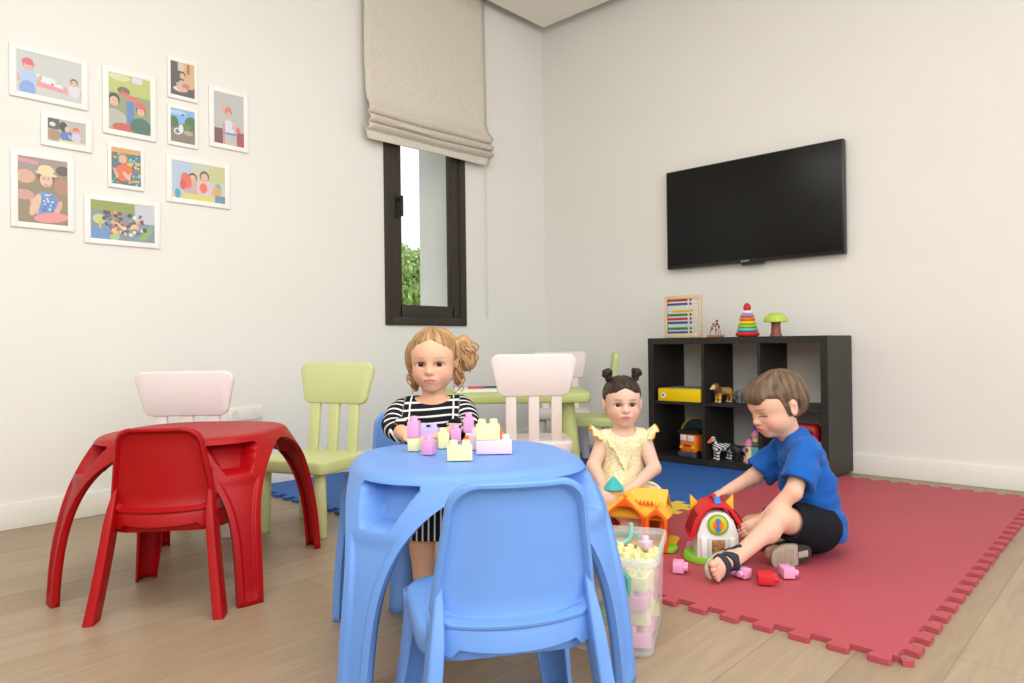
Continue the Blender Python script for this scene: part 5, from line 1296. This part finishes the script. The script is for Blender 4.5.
# dress: printed yellow bodice, skirt over the knees
ya, yb_, yc = np.array(lin('#eadfb4')), np.array(lin('#f0e8cf')), np.array(lin('#dcc06c'))
def print_col(P):
    t = np.sin(P[:, 0]*260+2*np.sin(P[:, 2]*120))*np.sin(P[:, 2]*240+2*np.sin(P[:, 0]*110+P[:, 1]*90)); o = np.tile(ya, (len(P), 1)); o[t > .35] = yb_; o[t < -.45] = ya*.6+yc*.4
    return o
F = SDF((-.16, -.27, .02), (.16, .13, .43), .003)
F.cone((0, 0, .105), (0, -.008, .205), .094, .086, k=.03); F.cone((0, -.008, .205), (.006, -.014, .330), .086, .073, k=.03); F.cone((-.062, -.008, .360), (.074, -.008, .362), .042, k=.03)
for s_ in (-1, 1): F.cyl((s_*.05, -.01, .10), (s_*.078, -.155, .155), .080, .066, k=.03); F.cyl((s_*.072, -.140, .150), (s_*.09, -.2, .17), .056, .056, k=.003, op='s')
F.ell((.005, -.036, .418), (.050, .054, .052), k=.006, op='s')
for a, e, w in A_: F.ell((a[0]*1.28, a[1], a[2]-.005), (.020, .04, .040), k=.006, op='s')
F.clip(2, zb+.001)
F.displace(lambda P: folds(P*np.array((1, 1, .45)), .0030, 24, 9)*(P[:, 2] > zb+.012))
dress = skin_mesh('dress', F.mesh(), m_cloth, gy, col=lambda P: np.where((P[:, 2:3] < .155), print_col(P)*np.array((.98, .86, .55)), print_col(P)))
m_trim = mat('orange trim', '#dca83c', rough=.85); m_frill = mat('yellow frill', '#ecdfae', rough=.9, spec=.15, noise=.12, nscale=120)
def frill(path, out, width, waves, amp, nm='frill', tr=None):
    """gathered strip: path points, outward unit vectors"""
    b = bmesh.new(); V = []; n = len(path); edge = []
    for i, (p, o) in enumerate(zip(path, out)):
        t = i/(n-1); tap = min(1, .35+2.6*min(t, 1-t)); o = Vector(o).normalized(); row = []
        tg = (Vector(path[min(i+1, n-1)])-Vector(path[max(i-1, 0)])).normalized(); nn_ = tg.cross(o)
        for k in range(5):
            s2 = k/4; row.append(b.verts.new(Vector(p)+o*width*tap*s2+nn_*amp*s2*math.sin(waves*2*PI*t)))
        V.append(row); edge.append(tuple(row[-1].co))
    for A, B2 in zip(V, V[1:]):
        for k in range(4): b.faces.new((A[k], A[k+1], B2[k+1], B2[k]))
    me = bpy.data.meshes.new(nm); b.to_mesh(me); b.free(); finish(me, m_frill, 180); o = link(bpy.data.objects.new(nm, me), dress); solidify(o, .0022, 0)
    m = MB(); m.tube(edge, .0024, 6); m.build('trim', tr or m_trim, dress)
for s_ in (-1, 1):
    sx = -.078 if s_ < 0 else .090
    pth, outv = [], []
    for i in range(41):
        a = -1.25+2.5*i/40
        pth.append((sx+.004*s_, -.008-.048*math.sin(a), .352+.036*math.cos(a)*1.0)); outv.append((s_*.86, -.25*math.sin(a), .50*math.cos(a)-.05))
    frill(pth, outv, .048, 5, .008)
    pth, outv = [], []
    for i in range(41):
        t = i/40; pth.append((s_*(.060-.052*t), -.048-.040*math.sin(PI*t*.5)-.004, .372-.115*t)); outv.append((-s_*.2 if t > .2 else s_*.3, -.55, -.35))
    frill(pth, outv, .020, 5, .003, tr=m_frill)

# ---------------------------------------------------------------- girl in stripes
ox3, oy3 = -.238, 2.13
gw = W(ox3, oy3)
gs = thing('person', 'toddler girl in a navy and white striped dress sitting at the blue table', 'person', (gw[0], gw[1], 0), A0)
HM3 = head_M((.004, -.020, .693), yaw=R(-3), pitch=R(6), s=1.0)
F = SDF((-.20, -.32, .0), (.20, .14, .82), .0025)
F.cone((0, .0, .352), (0, -.005, .42), .078, .072, k=.03); F.cone((0, -.005, .42), (0, -.010, .530), .072, .060, k=.03)
F.cone((-.075, -.006, .552), (.075, -.006, .552), .034, k=.03); F.cone((0, -.004, .55), (.002, -.004, .64), .034, .029, k=.015)
A_ = [((-.084, -.006, .546), (-.108, -.075, .508), (-.062, -.165, .493)), ((.084, -.006, .546), (.106, -.075, .508), (.050, -.168, .493))]
for a, e, w in A_: F.cone(a, e, .031, .026, k=.02); F.cone(e, w, .0255, .018, k=.01)
hand(F, A_[0][2], (.85, -.5, -.05), (0, 0, 1), 1, .9, curl=.35); hand(F, A_[1][2], (-.85, -.5, -.05), (0, 0, 1), -1, .9, curl=.35)
for s_ in (-1, 1):
    F.cone((s_*.045, -.01, .32), (.030+s_*.050, -.165, .285), .052, .044, k=.02); F.cone((.030+s_*.050, -.165, .285), (.034+s_*.048, -.185, .06), .038, .025, k=.012); F.ell((.031+s_*.049, -.165, .2), (.032, .036, .06), k=.02)
    F.cone((.034+s_*.048, -.185, .03), (.040+s_*.052, -.255, .024), .024, .022, k=.012)
add_head(F, HM3)
skin_mesh('body', F.mesh(), m_skin, gs, col=skin_col(HM3, '#e2b090', '#cf7f76', '#9a7150', '#e0917c', browa=.42))
add_eyes(gs, HM3, '#35251b')
F = SDF((-.14, -.12, .56), (.15, .13, .82), .0026)
F.M = HM3
F.ell((0, .017, .030), (.0745, .091, .074), k=.01); F.ell((0, -.028, .054), (.053, .042, .039), k=.02)
F.ell((0, -.100, -.006), (.063, .068, .088), k=.006, op='s'); F.ell((0, -.03, -.075), (.12, .075, .068), k=.01, op='s')
F.ell((.079, .004, -.014), (.026, .022, .028), k=.006, op='s')
F.ell((-.068, .022, .010), (.022, .034, .050), k=.012); F.ell((-.062, .028, -.05), (.015, .028, .045), k=.01)
F.ell((.086, .030, .034), (.028, .034, .042), k=.010); F.ell((.098, .030, -.002), (.023, .028, .032), k=.012); F.ell((.066, .035, -.03), (.015, .026, .05), k=.01)
F.M = Matrix.Identity(4)
F.displace(lambda P: -.0018*strands(local(HM3, P), 13, 8, (0, -.01, .11))+.0014*folds(P, 1, 70, 4)*(np.abs(local(HM3, P)[:, 0]) > .066))
def part3(P):
    L = local(HM3, P); return .0035*np.exp(-(L[:, 0]/.0035)**2)*(L[:, 2] > .03)
F.displace(part3)
skin_mesh('hair', F.mesh(), m_hair, gs, col=hair_col(HM3, '#6d4c30', '#c49a66', 15, 9, (0, -.01, .11)))
q = random.Random(11); m_curl = mat('golden curl', '#b48a58', rough=.45, noise=.25, nscale=120)
for k in range(46):
    s_ = 1 if k % 2 else -1
    if k < 26: x0, y0, z0, ln = s_*q.uniform(.054, .074), q.uniform(-.005, .055), q.uniform(-.03, .0), q.uniform(.04, .085)
    else: x0, y0, z0, ln = .092+q.uniform(-.018, .016), .03+q.uniform(-.036, .02), q.uniform(.03, .068), q.uniform(.05, .085)
    ph_ = q.random()*6; rr_ = q.uniform(.004, .008); pts = []
    for i in range(16):
        t = i/15; pts.append(tuple(HM3 @ Vector((x0+rr_*math.cos(ph_+t*9)+(.012*math.sin(PI*t)*s_ if k < 26 else .018*math.sin(PI*t)*(x0-.088)/.016), y0+rr_*math.sin(ph_+t*9), z0-ln*t))))
    m = MB(); m.tube(pts, [.0034*(1-.65*i/15) for i in range(16)], 5); m.build('curl', m_curl, gs, 180)
# dress with thin white stripes
m_str = stripe_mat('striped jersey', '#15161f', '#e9e7e2', .0205, .26)
F = SDF((-.18, -.30, .18), (.18, .13, .60), .003)
F.cone((0, 0, .34), (0, -.006, .43), .096, .085, k=.03); F.cone((0, -.006, .43), (0, -.012, .525), .085, .072, k=.03); F.cone((-.070, -.006, .546), (.070, -.006, .546), .042, k=.03)
for a, e, w in A_:
    a, e = np.array(a), np.array(e); F.cone(tuple(a), tuple(a+(e-a)*.5), .043, .043, k=.02); F.cyl(tuple(a+(e-a)*.3), tuple(a+(e-a)*1.1), .040, .038, k=.012); F.cyl(tuple(e), tuple(e+(np.array(w)-e)*.62), .037, .034, k=.012)
F.cyl((0, -.02, .33), (0, -.120, .30), .105, .098, k=.03); F.cyl((.012, -.122, .325), (.016, -.138, .204), .098, .102, k=.02)
F.ell((0, -.030, .612), (.066, .060, .048), k=.006, op='s')
F.displace(lambda P: folds(P*np.array((1, 1, .4)), .0028, 22, 12))
a0_, a1_ = [np.array(v[0]) for v in A_], [np.array(v[1]) for v in A_]
def stripe3(P):
    o = P[:, 2]-.004*np.sin(P[:, 0]*18)
    for a, e in zip(a0_, a1_):
        u = (e-a)/np.linalg.norm(e-a); t = (P-a) @ u; d = np.linalg.norm(P-a-t[:, None]*u, axis=1); s_ = (np.abs(P[:, 0]) > .082) & (d < .052) & (P[:, 2] > .45); o = np.where(s_, t+.006, o)
    return np.where(P[:, 2] < .33, P[:, 0]*1.25+.3, o)
skin_mesh('striped_dress', F.mesh(), m_str, gs, stripe=stripe3)
m = MB()
for s_ in (-1, 1):
    m.tube([(s_*.062, -.022, .590), (s_*.064, -.052, .570), (s_*.064, -.078, .53), (s_*.064, -.088, .48), (s_*.063, -.094, .42)], .0028, 6)
m.build('piping', mat('white piping', '#e9e7e2', rough=.85), gs)
for s_ in (-1, 1):
    F = SDF((.034+s_*.05-.05, -.30, 0), (.034+s_*.05+.058, -.13, .09), .003); F.cone((.034+s_*.048, -.185, .035), (.040+s_*.052, -.255, .030), .031, .029, k=.01); F.cone((.034+s_*.048, -.18, .04), (.034+s_*.048, -.182, .065), .030, .029, k=.01); F.clip(2, .001)
    F.ell((.034+s_*.048, -.182, .075), (.022, .022, .03), k=.003, op='s')
    skin_mesh('shoe', F.mesh(), mat('dark shoe', '#2b2624', rough=.6), gs)
# ================================================================ light
w = bpy.data.worlds.new('sky'); sc.world = w; w.use_nodes = True
bg = w.node_tree.nodes['Background']; bg.inputs['Color'].default_value = (.93, .97, 1.0, 1); bg.inputs['Strength'].default_value = 1.25
def area(name, loc, target, size, size_y, power, col=(1, .985, .955)):
    l = bpy.data.lights.new(name, 'AREA'); l.shape = 'RECTANGLE'; l.size = size; l.size_y = size_y; l.energy = power; l.color = col
    o = bpy.data.objects.new(name, l); COL.objects.link(o); o.location = loc
    o.rotation_euler = (Vector(target)-Vector(loc)).to_track_quat('-Z', 'Y').to_euler()
    return o
area('overhead_fill_light', (.9, .9, 3.0), (.9, .9, 0), 2.4, 2.0, 48)  # added soft fill from overhead, no ceiling fitting modelled
area('bounce_fill_light', (-1.3, -.5, 2.3), (3.2, 2.6, .6), 2.2, 1.8, 44, (1, .995, .985))  # added fill high behind the lens for flat, flash-like frontal light
area('side_fill_light', (.6, -2.2, 1.8), (1.7, 3.5, 1.3), 3.0, 2.0, 60, (.97, .985, 1))  # added fill that brightens the left wall; no window on this side
vs = sc.view_settings; vs.view_transform = 'Standard'; vs.look = 'None'; vs.gamma = 1; vs.exposure = .02; vs.use_curve_mapping = False
sc.cycles.max_bounces = 8; sc.cycles.transparent_max_bounces = 16; sc.cycles.use_denoising = True
